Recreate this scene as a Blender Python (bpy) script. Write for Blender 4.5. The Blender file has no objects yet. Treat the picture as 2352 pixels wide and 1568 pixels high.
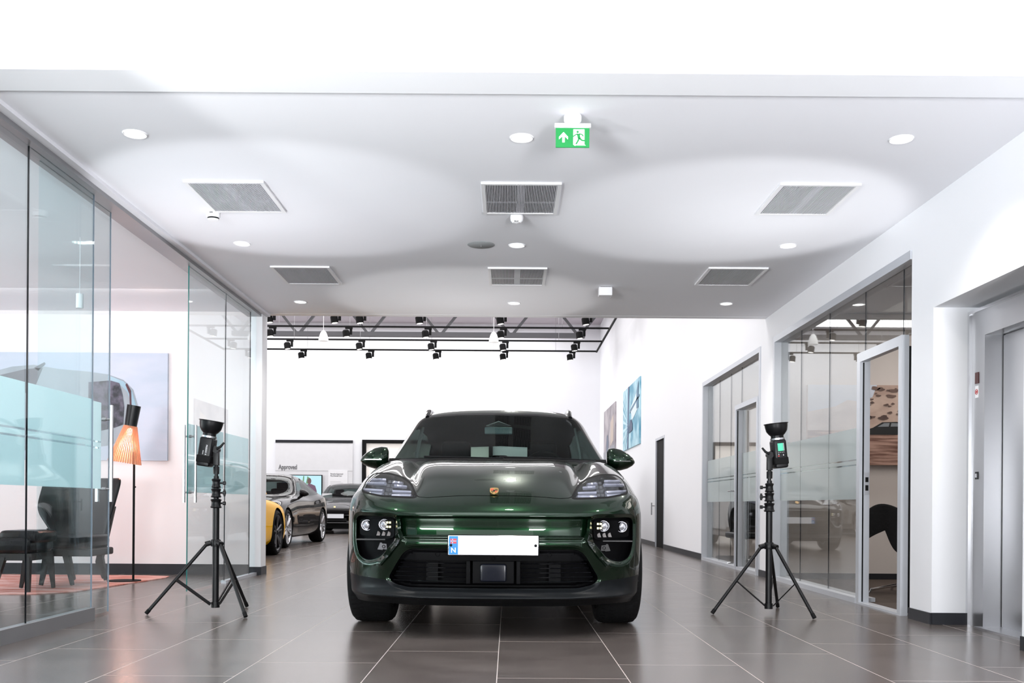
import bpy, bmesh, math, random
import numpy as np
from mathutils import Vector, Matrix
R = math.radians
PI = math.pi
S = bpy.context.scene
COL = S.collection

# ------------------------------------------------------------------ camera, world, lights, exposure
FPX, VX, VY, HC, ROLL = 2240.0, 1168.0, 1160.0, 0.79, 0.40
cam_d = bpy.data.cameras.new('camera'); cam = bpy.data.objects.new('camera', cam_d); COL.objects.link(cam)
cam_d.sensor_width = 36; cam_d.lens = FPX / 2352 * 36
cam_d.shift_x = (1176 - VX) / 2352; cam_d.shift_y = (VY - 784) / 2352
cam_d.clip_start = 0.02; cam_d.clip_end = 200
cam.matrix_world = Matrix.Translation((0, 0, HC)) @ Matrix.Rotation(R(90), 4, 'X') @ Matrix.Rotation(R(ROLL), 4, 'Z')
S.camera = cam
S.view_settings.view_transform = 'Standard'; S.view_settings.look = 'None'
S.view_settings.gamma = 1; S.view_settings.use_curve_mapping = False
S.view_settings.exposure = -0.05
S.cycles.transparent_max_bounces = 24; S.cycles.max_bounces = 10; S.cycles.diffuse_bounces = 7
S.cycles.glossy_bounces = 5; S.cycles.sample_clamp_indirect = 6; S.cycles.caustics_reflective = False
S.cycles.use_denoising = True

w = bpy.data.worlds.new('sky'); S.world = w; w.use_nodes = True
w.node_tree.nodes['Background'].inputs[0].default_value = (0.80, 0.90, 1.0, 1)
w.node_tree.nodes['Background'].inputs[1].default_value = 0.9

def area(name, loc, target, sx, sy, power, col=(1, 1, 1), spread=180):
    d = bpy.data.lights.new(name, 'AREA'); d.shape = 'RECTANGLE'; d.size = sx; d.size_y = sy
    d.energy = power; d.color = col; d.spread = R(spread)
    o = bpy.data.objects.new(name, d); COL.objects.link(o); o.location = loc
    o.rotation_euler = (Vector(target) - Vector(loc)).to_track_quat('-Z', 'Y').to_euler(); return o
def spot(name, loc, target, power, ang, blend=0.1, rad=0.05, col=(1, 1, 1)):
    d = bpy.data.lights.new(name, 'SPOT'); d.energy = power; d.spot_size = R(ang); d.spot_blend = blend
    d.shadow_soft_size = rad; d.color = col
    o = bpy.data.objects.new(name, d); COL.objects.link(o); o.location = loc
    o.rotation_euler = (Vector(target) - Vector(loc)).to_track_quat('-Z', 'Y').to_euler(); return o

# tall front hall: an added rear light behind the photographer, an added overhead lamp, and two added fill lamps
area('hall_rear_fill', (-1.0, -5.8, 3.6), (-1.0, 6, 2.6), 8, 4.4, 260, (0.95, 0.98, 1.0))  # added area light before the solid rear wall; window only assumed
area('hall_top_fill', (-1.5, 0.6, 6.3), (-1.5, 1.2, 0), 6, 4, 170, (0.97, 0.98, 1.0))  # unseen overhead area light, added to brighten fascia and front floor
area('added_fill_left', (-3.2, -1.8, 0.9), (-2.2, 2.6, 4.6), 1.6, 1.4, 430, (0.95, 0.98, 1.0), 115)  # added off-frame fill pair, aimed up to lift the corridor ceiling
area('added_fill_right', (2.1, -1.8, 0.9), (1.4, 2.6, 4.6), 1.0, 1.4, 270, (0.98, 0.98, 1.0), 115)
# showroom beyond: rows of lamps added under the roof, one more added on its far left
for i, yy in enumerate((13.5, 19.0, 24.0, 29.0)):
    area('showroom_roof_fill', (-4.0, yy, 6.4), (-4.0, yy, 0), 11, 2.6, 430, (1.0, 0.985, 0.985))  # area lights added below the closed roof to brighten the showroom
area('showroom_side_fill', (-13.8, 20, 2.6), (3, 19, 1.5), 16, 4, 800, (0.97, 0.985, 1.0))  # added fill in front of a solid wall, no window there
# area lights put in under the side-room ceilings, without fittings
area('lounge_top_fill', (-5.0, 7.2, 2.86), (-5.0, 8.0, 0), 3.6, 3.6, 58, (1.0, 0.97, 0.97))
area('lounge_up_fill', (-7.7, 6.6, 1.2), (0, 8.0, 3.4), 3.6, 2.0, 180, (0.93, 0.98, 1.0))  # added low lamp aimed up to brighten the lounge ceiling
area('lounge_wall_fill', (-4.6, 9.6, 2.86), (-4.6, 10.8, 1.2), 3.6, 0.3, 14, (1.0, 0.95, 0.94))
area('office_top_fill', (4.6, 8.8, 2.80), (4.6, 8.8, 0), 1.6, 2.4, 42, (1.0, 0.93, 0.87))
area('far_office_top_fill', (4.6, 12.6, 2.80), (4.6, 12.6, 0), 1.6, 1.6, 60, (1.0, 0.95, 0.92))

# ------------------------------------------------------------------ pixel helpers
def unroll(px, py):
    a = R(ROLL); x = px - VX; y = py - VY
    return VX + x * math.cos(a) + y * math.sin(a), VY - x * math.sin(a) + y * math.cos(a)
def P(px, py, D):
    x, y = unroll(px, py)
    return Vector(((x - VX) / FPX * D, D, HC + (VY - y) / FPX * D))
def onz(px, py, z):
    x, y = unroll(px, py)
    D = (z - HC) * FPX / (VY - y)
    return Vector(((x - VX) / FPX * D, D, z))
def onx(px, py, X):
    x, y = unroll(px, py)
    D = X * FPX / (x - VX)
    return Vector((X, D, HC + (VY - y) / FPX * D))

# ------------------------------------------------------------------ materials
def mat(name, col, rough=0.5, metal=0.0, spec=0.5, coat=0.0, coat_r=0.03, emit=None, es=1.0, bump=None, noise=None, aniso=0, cior=1.5):
    m = bpy.data.materials.new(name); m.use_nodes = True
    nt = m.node_tree; b = nt.nodes['Principled BSDF']
    b.inputs['Base Color'].default_value = (*col, 1); b.inputs['Roughness'].default_value = rough
    b.inputs['Metallic'].default_value = metal; b.inputs['Specular IOR Level'].default_value = spec
    b.inputs['Coat Weight'].default_value = coat; b.inputs['Coat Roughness'].default_value = coat_r
    b.inputs['Anisotropic'].default_value = aniso; b.inputs['Coat IOR'].default_value = cior
    if emit: b.inputs['Emission Color'].default_value = (*emit, 1); b.inputs['Emission Strength'].default_value = es
    tc = nt.nodes.new('ShaderNodeTexCoord')
    n = nt.nodes.new('ShaderNodeTexNoise'); nt.links.new(tc.outputs['Object'], n.inputs['Vector'])
    n.inputs['Scale'].default_value = noise[0] if noise else 6.0; n.inputs['Detail'].default_value = 4
    amt = noise[1] if noise else 0.04
    r = nt.nodes.new('ShaderNodeMapRange'); nt.links.new(n.outputs['Fac'], r.inputs['Value'])
    r.inputs['To Min'].default_value = 1 - amt; r.inputs['To Max'].default_value = 1 + amt
    mx = nt.nodes.new('ShaderNodeVectorMath'); mx.operation = 'SCALE'; mx.inputs[0].default_value = col
    nt.links.new(r.outputs['Result'], mx.inputs['Scale']); nt.links.new(mx.outputs[0], b.inputs['Base Color'])
    if bump:
        n2 = nt.nodes.new('ShaderNodeTexNoise'); n2.inputs['Scale'].default_value = bump[0]; nt.links.new(tc.outputs['Object'], n2.inputs['Vector'])
        bp = nt.nodes.new('ShaderNodeBump'); bp.inputs['Strength'].default_value = bump[1]; bp.inputs['Distance'].default_value = bump[2] if len(bump) > 2 else 0.002
        nt.links.new(n2.outputs['Fac'], bp.inputs['Height']); nt.links.new(bp.outputs[0], b.inputs['Normal'])
    return m
def glass_mat(name, tint=(0.93, 0.98, 0.97), base=0.03, graze=0.55, power=4.0, rough=0.0, stripes=None, frost=0.0, frostcol=(0.8, 0.9, 0.92)):
    m = bpy.data.materials.new(name); m.use_nodes = True; nt = m.node_tree; nt.nodes.clear()
    out = nt.nodes.new('ShaderNodeOutputMaterial'); tr = nt.nodes.new('ShaderNodeBsdfTransparent'); tr.inputs[0].default_value = (*tint, 1)
    gl = nt.nodes.new('ShaderNodeBsdfGlossy'); gl.inputs['Roughness'].default_value = rough; gl.inputs['Color'].default_value = (0.97, 1, 1, 1)
    lw = nt.nodes.new('ShaderNodeLayerWeight'); lw.inputs['Blend'].default_value = 0.5
    pw = nt.nodes.new('ShaderNodeMath'); pw.operation = 'POWER'; nt.links.new(lw.outputs['Facing'], pw.inputs[0]); pw.inputs[1].default_value = power
    ma = nt.nodes.new('ShaderNodeMath'); ma.operation = 'MULTIPLY_ADD'; nt.links.new(pw.outputs[0], ma.inputs[0]); ma.inputs[1].default_value = graze; ma.inputs[2].default_value = base
    last = tr
    if frost:
        df = nt.nodes.new('ShaderNodeBsdfDiffuse'); df.inputs[0].default_value = (*frostcol, 1)
        tl = nt.nodes.new('ShaderNodeBsdfTranslucent'); tl.inputs[0].default_value = (*frostcol, 1)
        a = nt.nodes.new('ShaderNodeMixShader'); a.inputs[0].default_value = 0.5; nt.links.new(df.outputs[0], a.inputs[1]); nt.links.new(tl.outputs[0], a.inputs[2])
        b = nt.nodes.new('ShaderNodeMixShader'); b.inputs[0].default_value = frost; nt.links.new(tr.outputs[0], b.inputs[1]); nt.links.new(a.outputs[0], b.inputs[2])
        if stripes:
            g = nt.nodes.new('ShaderNodeNewGeometry'); sp = nt.nodes.new('ShaderNodeSeparateXYZ'); nt.links.new(g.outputs['Position'], sp.inputs[0])
            acc = None
            for (z0, z1) in stripes:
                c = nt.nodes.new('ShaderNodeMath'); c.operation = 'COMPARE'; nt.links.new(sp.outputs['Z'], c.inputs[0]); c.inputs[1].default_value = (z0 + z1) / 2; c.inputs[2].default_value = (z1 - z0) / 2
                if acc is None: acc = c
                else:
                    d = nt.nodes.new('ShaderNodeMath'); d.operation = 'MAXIMUM'; nt.links.new(acc.outputs[0], d.inputs[0]); nt.links.new(c.outputs[0], d.inputs[1]); acc = d
            f = nt.nodes.new('ShaderNodeMath'); f.operation = 'MULTIPLY_ADD'; nt.links.new(acc.outputs[0], f.inputs[0]); f.inputs[1].default_value = -frost; f.inputs[2].default_value = frost
            nt.links.new(f.outputs[0], b.inputs[0])
        last = b
    mx = nt.nodes.new('ShaderNodeMixShader'); nt.links.new(ma.outputs[0], mx.inputs[0]); nt.links.new(last.outputs[0], mx.inputs[1]); nt.links.new(gl.outputs[0], mx.inputs[2])
    nt.links.new(mx.outputs[0], out.inputs[0]); return m

M = {}
M['wall'] = mat('white_paint', (0.87, 0.88, 0.91), 0.7, noise=(2, 0.01))
M['ceiling'] = mat('ceiling_paint', (0.855, 0.86, 0.90), 0.8, noise=(2, 0.01))
M['lounge_wall'] = mat('lounge_paint', (0.80, 0.745, 0.75), 0.75, noise=(2, 0.01))
M['office_wall'] = mat('office_paint', (0.62, 0.575, 0.55), 0.8, noise=(2, 0.01))
M['mauve'] = mat('mauve_ceiling', (0.50, 0.455, 0.49), 0.9)
M['base'] = mat('dark_skirting', (0.022, 0.023, 0.028), 0.4, spec=.25)
M['alu'] = mat('satin_aluminium', (0.62, 0.63, 0.66), 0.32, 0.9)
M['alud'] = mat('dull_aluminium', (0.33, 0.33, 0.34), 0.4, 0.7)
M['frame'] = mat('pale_frame', (0.55, 0.575, 0.62), 0.35, 0.25)
M['steel'] = mat('brushed_steel', (0.50, 0.50, 0.515), 0.32, 1.0, aniso=0.7, noise=(3, 0.03))
M['chrome'] = mat('chrome', (0.75, 0.75, 0.77), 0.12, 1.0)
M['black'] = mat('black_plastic', (0.006, 0.006, 0.007), 0.36, spec=.25)
M['blackm'] = mat('matt_black', (0.006, 0.006, 0.0065), 0.7, spec=.15)
M['blackg'] = mat('gloss_black', (0.004, 0.004, 0.005), 0.08, spec=.25, coat=0.2)
M['white'] = mat('white_plastic', (0.85, 0.85, 0.87), 0.35)
M['glassL'] = glass_mat('clear_glass', (0.935, 0.98, 0.985), 0.028, 0.50, 4.0)
M['glassR'] = glass_mat('grey_tinted_glass', (0.86, 0.86, 0.85), 0.04, 0.62, 3.2)
M['edge'] = mat('green_glass_edge', (0.03, 0.16, 0.15), 0.1, coat=0.5)
M['edgew'] = mat('pale_glass_edge', (0.55, 0.62, 0.72), 0.15, coat=0.5)
M['film'] = glass_mat('frosted_film', (0.9, 0.97, 0.97), 0.01, 0.25, 4, 0.05, stripes=((1.205, 1.217), (1.162, 1.174)), frost=0.93, frostcol=(0.78, 0.92, 0.94))
M['filmR'] = glass_mat('grey_frosted_film', (0.9, 0.95, 0.96), 0.01, 0.3, 4, 0.05, stripes=((1.188, 1.200), (1.146, 1.158)), frost=0.93, frostcol=(0.70, 0.76, 0.77))
M['red'] = mat('red', (0.5, 0.02, 0.02), 0.4)
M['lamp'] = mat('lamp_diffuser', (0.9, 0.9, 0.88), 0.5, emit=(1, 0.98, 0.94), es=7)
M['ventd'] = mat('vent_dark', (0.06, 0.06, 0.065), 0.7)
M['ventw'] = mat('vent_grey', (0.66, 0.66, 0.70), 0.5)
M['truss'] = mat('truss_grey', (0.12, 0.12, 0.13), 0.6)
M['rubber'] = mat('tyre_rubber', (0.007, 0.007, 0.0075), 0.75, spec=.15, bump=(60, 0.3))

# floor: 0.6 x 1.2 m tiles in a third-offset pattern
def floor_mat():
    m = bpy.data.materials.new('stone_tile_floor'); m.use_nodes = True; nt = m.node_tree; b = nt.nodes['Principled BSDF']
    g = nt.nodes.new('ShaderNodeNewGeometry'); sp = nt.nodes.new('ShaderNodeSeparateXYZ'); nt.links.new(g.outputs['Position'], sp.inputs[0])
    def mth(op, a, bb=None, c=None):
        n = nt.nodes.new('ShaderNodeMath'); n.operation = op
        for i, v in enumerate((a, bb, c)):
            if v is None: continue
            if isinstance(v, (int, float)): n.inputs[i].default_value = v
            else: nt.links.new(v, n.inputs[i])
        return n.outputs[0]
    cx = mth('DIVIDE', mth('ADD', sp.outputs['X'], 0.048), 0.6)
    k = mth('FLOOR', cx); fx = mth('FRACT', cx)
    cy = mth('DIVIDE', mth('SUBTRACT', mth('SUBTRACT', sp.outputs['Y'], 5.66 - 12), mth('MULTIPLY', k, 0.4)), 1.2)
    ky = mth('FLOOR', cy); fy = mth('FRACT', cy)
    dx = mth('MULTIPLY', mth('MINIMUM', fx, mth('SUBTRACT', 1.0, fx)), 0.6)
    dy = mth('MULTIPLY', mth('MINIMUM', fy, mth('SUBTRACT', 1.0, fy)), 1.2)
    d = mth('MINIMUM', dx, dy)
    gr = mth('LESS_THAN', d, 0.0022)
    cmb = nt.nodes.new('ShaderNodeCombineXYZ'); nt.links.new(k, cmb.inputs[0]); nt.links.new(ky, cmb.inputs[1])
    wn = nt.nodes.new('ShaderNodeTexWhiteNoise'); nt.links.new(cmb.outputs[0], wn.inputs['Vector'])
    n1 = nt.nodes.new('ShaderNodeTexNoise'); n1.inputs['Scale'].default_value = 2.2; n1.inputs['Detail'].default_value = 8; n1.inputs['Roughness'].default_value = 0.65
    mp = nt.nodes.new('ShaderNodeVectorMath'); mp.operation = 'MULTIPLY'; mp.inputs[1].default_value = (1, 1.5, 1)
    nt.links.new(g.outputs['Position'], mp.inputs[0]); nt.links.new(mp.outputs[0], n1.inputs['Vector'])
    cr = nt.nodes.new('ShaderNodeValToRGB'); nt.links.new(n1.outputs['Fac'], cr.inputs[0])
    cr.color_ramp.elements[0].position = 0.3; cr.color_ramp.elements[0].color = (0.080, 0.066, 0.060, 1)
    cr.color_ramp.elements[1].position = 0.75; cr.color_ramp.elements[1].color = (0.135, 0.114, 0.103, 1)
    hv = nt.nodes.new('ShaderNodeMapRange'); nt.links.new(wn.outputs['Value'], hv.inputs['Value']); hv.inputs['To Min'].default_value = 0.92; hv.inputs['To Max'].default_value = 1.08
    sc = nt.nodes.new('ShaderNodeVectorMath'); sc.operation = 'SCALE'; nt.links.new(cr.outputs[0], sc.inputs[0]); nt.links.new(hv.outputs[0], sc.inputs['Scale'])
    mx = nt.nodes.new('ShaderNodeMix'); mx.data_type = 'RGBA'; nt.links.new(gr, mx.inputs['Factor']); nt.links.new(sc.outputs[0], mx.inputs['A']); mx.inputs['B'].default_value = (0.44, 0.39, 0.365, 1)
    nt.links.new(mx.outputs['Result'], b.inputs['Base Color'])
    rr = nt.nodes.new('ShaderNodeMapRange'); nt.links.new(n1.outputs['Fac'], rr.inputs['Value']); rr.inputs['To Min'].default_value = 0.21; rr.inputs['To Max'].default_value = 0.27
    ra = mth('MULTIPLY_ADD', gr, 0.4, rr.outputs[0]); nt.links.new(ra, b.inputs['Roughness'])
    b.inputs['Specular IOR Level'].default_value = 0.42
    return m
M['floor'] = floor_mat()

# ------------------------------------------------------------------ mesh helpers
class MB:
    def __init__(s): s.v = []; s.f = []
    def add(s, vs, fs):
        n = len(s.v); s.v += [tuple(v) for v in vs]; s.f += [tuple(i + n for i in f) for f in fs]; return s
    def box(s, x0, x1, y0, y1, z0, z1, mtx=None, bev=0.0):
        if bev:
            b = min(bev, (x1 - x0) * .49, (y1 - y0) * .49, (z1 - z0) * .49)
            bm = bmesh.new(); bmesh.ops.create_cube(bm, size=1)
            for v in bm.verts: v.co = Vector(((x0 + x1) / 2 + v.co.x * (x1 - x0), (y0 + y1) / 2 + v.co.y * (y1 - y0), (z0 + z1) / 2 + v.co.z * (z1 - z0)))
            bmesh.ops.bevel(bm, geom=list(bm.edges), offset=b, segments=3, profile=0.6, affect='EDGES')
            bm.verts.index_update(); vs = [v.co.copy() for v in bm.verts]; fs = [[v.index for v in f.verts] for f in bm.faces]; bm.free()
        else:
            vs = [Vector((x, y, z)) for x in (x0, x1) for y in (y0, y1) for z in (z0, z1)]
            fs = [(0, 1, 3, 2), (4, 6, 7, 5), (0, 4, 5, 1), (2, 3, 7, 6), (0, 2, 6, 4), (1, 5, 7, 3)]
        if mtx is not None: vs = [mtx @ v for v in vs]
        return s.add(vs, fs)
    def tube(s, pts, r, n=10, caps=True, sq=None):
        pts = [Vector(p) for p in pts]; rs = r if isinstance(r, (list, tuple)) else [r] * len(pts)
        rings = []; up = None
        for i, p in enumerate(pts):
            t = (pts[min(i + 1, len(pts) - 1)] - pts[max(i - 1, 0)]).normalized()
            if up is None:
                a = Vector((0, 0, 1)) if abs(t.z) < 0.9 else Vector((1, 0, 0)); up = (a - t * a.dot(t)).normalized()
            else:
                up = (up - t * up.dot(t)).normalized()
            sd = t.cross(up)
            rings.append([p + (up * math.cos(2 * PI * (k + .5) / n) * (sq or 1) + sd * math.sin(2 * PI * (k + .5) / n)) * rs[i] for k in range(n)])
        vs = [v for rg in rings for v in rg]; fs = []
        for i in range(len(pts) - 1):
            for k in range(n): fs.append((i * n + k, i * n + (k + 1) % n, (i + 1) * n + (k + 1) % n, (i + 1) * n + k))
        if caps: fs.append(tuple(range(n - 1, -1, -1))); fs.append(tuple((len(pts) - 1) * n + k for k in range(n)))
        return s.add(vs, fs)
    def lathe(s, prof, n=32, mtx=None, close=False):      # prof: (r, h) about local Z
        vs = []; fs = []; m = len(prof)
        for k in range(n):
            a = 2 * PI * k / n
            for (r, h) in prof: vs.append(Vector((r * math.cos(a), r * math.sin(a), h)))
        for k in range(n):
            k2 = (k + 1) % n
            for i in range(m - 1 if not close else m):
                j = (i + 1) % m; fs.append((k * m + i, k2 * m + i, k2 * m + j, k * m + j))
        if mtx is not None: vs = [mtx @ v for v in vs]
        return s.add(vs, fs)
    def prism(s, poly, h0, h1, mtx=None):                 # poly in local XY extruded along Z
        n = len(poly); vs = [Vector((x, y, h0)) for x, y in poly] + [Vector((x, y, h1)) for x, y in poly]
        fs = [tuple(range(n - 1, -1, -1)), tuple(range(n, 2 * n))] + [(i, (i + 1) % n, n + (i + 1) % n, n + i) for i in range(n)]
        if mtx is not None: vs = [mtx @ v for v in vs]
        return s.add(vs, fs)
    def grid(s, rows, closed=False):
        n = len(rows[0]); vs = [p for r in rows for p in r]; fs = []
        for i in range(len(rows) - 1):
            for j in range(n - 1 + (1 if closed else 0)): fs.append((i * n + j, i * n + (j + 1) % n, (i + 1) * n + (j + 1) % n, (i + 1) * n + j))
        return s.add(vs, fs)
    def build(s, name, material, parent=None, smooth=True, angle=35, mods=None):
        me = bpy.data.meshes.new(name); me.from_pydata([tuple(v) for v in s.v], [], s.f)
        bm = bmesh.new(); bm.from_mesh(me); bmesh.ops.remove_doubles(bm, verts=bm.verts, dist=1e-5); bmesh.ops.recalc_face_normals(bm, faces=bm.faces); bm.to_mesh(me); bm.free()
        if smooth:
            me.shade_smooth(); me.set_sharp_from_angle(angle=R(angle))
        me.materials.append(material); o = bpy.data.objects.new(name, me); COL.objects.link(o)
        if parent is not None: o.parent = parent
        return o
def empty(name, loc=(0, 0, 0), rz=0.0):
    o = bpy.data.objects.new(name, None); COL.objects.link(o); o.location = loc; o.rotation_euler = (0, 0, rz); o.empty_display_size = 0.1; return o
def tag(o, label=None, cat=None, group=None, kind=None):
    if label: o['label'] = label
    if cat: o['category'] = cat
    if group: o['group'] = group
    if kind: o['kind'] = kind
    return o
def struct(name, mb, m, label=None, cat=None):
    o = mb.build(name, m, smooth=False); tag(o, label, cat, kind='structure'); return o
def B(*a, **k): return MB().box(*a, **k)
def copy_tree(o, parent=None):
    c = o.copy(); COL.objects.link(c)
    if parent is not None: c.parent = parent
    for ch in list(o.children): copy_tree(ch, c)
    return c
def text_mesh(name, body, size, m, parent, mtx, depth=0.002, bold=False, align='LEFT'):
    cu = bpy.data.curves.new(name, 'FONT'); cu.body = body; cu.size = size; cu.extrude = depth; cu.align_x = align
    if bold: cu.offset = size * 0.018
    t = bpy.data.objects.new(name, cu); COL.objects.link(t); bpy.context.view_layer.update()
    me = bpy.data.meshes.new_from_object(t.evaluated_get(bpy.context.evaluated_depsgraph_get()))
    bpy.data.objects.remove(t); me.transform(mtx); me.materials.clear(); me.materials.append(m)
    o = bpy.data.objects.new(name, me); COL.objects.link(o); o.parent = parent; return o
FACE_CAM = Matrix.Rotation(R(90), 4, 'X')      # text that reads for someone looking along +Y

# ------------------------------------------------------------------ the room
XR, XL, ZC, YF, YE, ZS, YB = 2.88, -2.80, 2.91, 4.73, 11.0, 6.55, 31.0
struct('floor', B(-14, 7, -6, YB + .2, -0.1, 0), M['floor'], 'grey stone tile floor with pale grout running through corridor and showroom', 'floor')
c = MB(); c.box(-8.2, 7, YF + .25, YE, ZC, ZC + .3)
struct('ceiling', c, M['ceiling'], 'low white plaster ceiling over corridor with downlights and vents', 'ceiling')
struct('trim_1', B(-8.2, XR, YF, YF + .25, ZC - .022, ZS), M['wall'], 'tall white fascia wall above the start of the low ceiling', 'fascia')
struct('trim_2', B(-14, XR, YE - .12, YE, ZC - .001, ZS), M['wall'], 'white end face of the low ceiling at the showroom', 'fascia')
# right wall with its openings
rw = MB(); T = .16
def rseg(y0, y1, z0, z1): rw.box(XR, XR + T, y0, y1, z0, z1)
rseg(-6, 5.46, 0, ZS); rseg(5.46, 6.63, 2.155, ZC); rseg(6.63, 6.99, 0, ZC); rseg(6.99, 10.62, 2.63, ZC); rseg(10.62, 11.18, 0, ZC)
rseg(5.46, YF + .25, ZC, ZS); rseg(YE, 11.18, ZC, ZS); rseg(11.18, 14.5, 2.62, ZS); rseg(14.5, 18.07, 0, ZS); rseg(18.07, 19.1, 2.06, ZS); rseg(19.1, YB, 0, ZS)
struct('wall_right', rw, M['wall'], 'long white right wall with lift, glass offices and posters', 'wall')
struct('wall_back', B(-14, 7, YB, YB + .2, 0, ZS), M['wall'], 'tall white back wall of the showroom behind the cars', 'wall')
struct('wall_left', B(-14.2, -14, YE, YB, 0, ZS), M['wall'])
struct('wall_rear', B(-8.2, 7, -6.2, -6, 0, ZS), mat('hall_rear_grey', (0.10, 0.115, 0.115), 0.8))
struct('wall_side', B(-8.2, -8, -6, 10.8, 0, ZS), M['lounge_wall'])
struct('ceiling_hall', B(-8.2, 3.04, -6.2, YF, ZS, ZS + .1), M['wall'])
struct('ceiling_showroom', B(-14.2, 3.04, YE, YB + .2, ZS, ZS + .1), M['mauve'], 'mauve grey showroom ceiling high above the tracks', 'ceiling')
lw_ = MB(); lw_.box(-14, -2.86, 10.80, 11.0, 0, ZS)
struct('wall_lounge', lw_, M['lounge_wall'], 'pale pink lounge end wall carrying the car picture', 'wall')
struct('trim_3', B(-2.86, -2.735, 10.78, 11.0, 0, ZC), M['wall'], 'slim white pier at the end of the left glass wall', 'pier')
# skirtings
def skirting(name, x0, x1, y0, y1, h=.075, label=None): struct(name, B(x0, x1, y0, y1, 0, h), M['base'], label, 'skirting' if label else None)
skirting('baseboard_right', XR - .012, XR, 6.63, 6.99, .078, 'dark skirting beneath the wall between lift and near office')
skirting('baseboard_pier', XR - .012, XR, 10.62, 11.18, .075, 'dark skirting on the pier between the two glass offices')
skirting('baseboard_showroom', XR - .012, XR, 14.5, 18.07, .09, 'dark skirting along the showroom wall before the black door')
skirting('baseboard_far', XR - .012, XR, 19.1, YB, .09)
skirting('baseboard_near', XR - .012, XR, 3.0, 5.46, .078)
skirting('baseboard_lounge', -8, -2.86, 10.788, 10.80, .115, 'black skirting along the pink lounge wall')
skirting('baseboard_column', -2.87, -2.727, 10.77, 11.01, .09, 'dark skirting around the slim pier by the left glass wall')
skirting('baseboard_back', -14, XR, YB - .015, YB, .09)

# ---- lift on the right
LX = 3.13
struct('trim_4', MB().box(XR + T, LX + .16, 6.63, 6.79, 0, 2.3).box(XR + T, LX + .16, 5.46, 6.63, 2.155, 2.3).box(XR + T, LX + .16, 5.3, 5.46, 0, 2.3), M['wall'])
skirting('baseboard_lift', XR, LX, 6.618, 6.63, .08, 'dark skirting on the cheek of the lift recess')
lift = empty('door_1', (LX, 6.0, 0)); tag(lift, 'brushed steel lift door deep in the recess at right edge', 'lift door', kind='structure')
def L(mb, n, m, par=lift):
    o = mb.build(n, m, par, smooth=False); o.location = (-LX, -6.0, 0); return o
fr = MB().box(LX, LX + .05, 6.44, 6.60, .0, 2.10).box(LX, LX + .05, 5.46, 6.44, 1.95, 2.10)
frame = L(fr, 'door_frame', M['steel'])
L(MB().box(LX - .02, LX + .02, 6.60, 6.625, 0, 2.12).box(LX - .02, LX + .02, 5.46, 6.60, 2.10, 2.12), 'edge_trim', M['chrome'])
L(MB().box(LX, LX + .13, 6.425, 6.44, 0, 1.95).box(LX, LX + .13, 5.46, 6.425, 1.935, 1.95), 'jamb', M['steel'])
L(MB().box(LX + .12, LX + .14, 5.5, 6.415, 0, 1.93), 'door_leaf', M['steel'])
L(MB().box(LX + .125, LX + .145, 6.415, 6.425, 0, 1.935), 'shadow_gap', M['blackm'])
L(MB().box(LX - .05, LX + .14, 5.46, 6.45, 0, .012), 'threshold', M['alu'])
L(MB().box(LX - .006, LX, 6.50, 6.545, 1.625, 1.70), 'floor_indicator', mat('lift_display', (0.03, 0.005, 0.005), 0.15, emit=(0.6, 0.02, 0.01), es=0.05))
stk = L(MB().box(LX - .004, LX, 6.50, 6.545, 1.53, 1.61), 'warning_sticker', M['white'])
ring = MB().lathe([(.015, 0), (.018, 0), (.018, .002), (.015, .002)], 24, Matrix.Translation((LX - .005, 6.522, 1.57)) @ Matrix.Rotation(R(-90), 4, 'Y'), True)
ring.box(-.0015, .0015, -.016, .016, 0, .002, Matrix.Translation((LX - .005, 6.522, 1.57)) @ Matrix.Rotation(R(-90), 4, 'Y') @ Matrix.Rotation(R(40), 4, 'Z'))
ring.box(-.004, .004, -.008, .008, 0, .0015, Matrix.Translation((LX - .005, 6.522, 1.57)) @ Matrix.Rotation(R(-90), 4, 'Y') @ Matrix.Rotation(R(-25), 4, 'Z'))
o = L(ring, 'prohibition_sign', M['red'])
L(MB().box(LX - .006, LX, 6.50, 6.535, .985, 1.035), 'call_button', M['black']); L(MB().box(LX - .009, LX - .005, 6.507, 6.528, .997, 1.023), 'button_face', M['chrome'])

# ---- glass walls
def pane(idx, x, y0, y1, z0, z1, gm, fm, film, label, edge0=None, edge1=None, t=.010, fz=(.885, 1.485), rev=1):
    o = B(x - t / 2, x + t / 2, y0, y1, z0, z1).build('window_%d' % idx, gm, smooth=False); tag(o, label, 'glass pane', kind='structure')
    o.location = (0, 0, 0)
    if film: B(x - t / 2 - .0015 if rev > 0 else x + t / 2 + .0005, x - t / 2 - .0005 if rev > 0 else x + t / 2 + .0015, film[0], film[1], fz[0], fz[1]).build('frosted_film', fm, o, smooth=False)
    if edge0: B(x - t / 2, x + t / 2, y0 - .003, y0, z0, z1).build('glass_edge', edge0, o, smooth=False)
    if edge1: B(x - t / 2, x + t / 2, y1, y1 + .003, z0, z1).build('glass_edge', edge1, o, smooth=False)
    return o
ZG = 2.855
pane(1, XL, 2.6, 5.66, .085, ZG, M['glassL'], M['film'], (2.6, 5.65), 'leftmost pane of the left glass wall, cut by photo edge', edge1=M['base'])
pane(2, XL, 5.675, 6.55, .085, ZG, M['glassL'], M['film'], (5.68, 6.55), 'second pane of the left glass wall, in front of the ottoman', edge1=M['edgew'])
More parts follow.
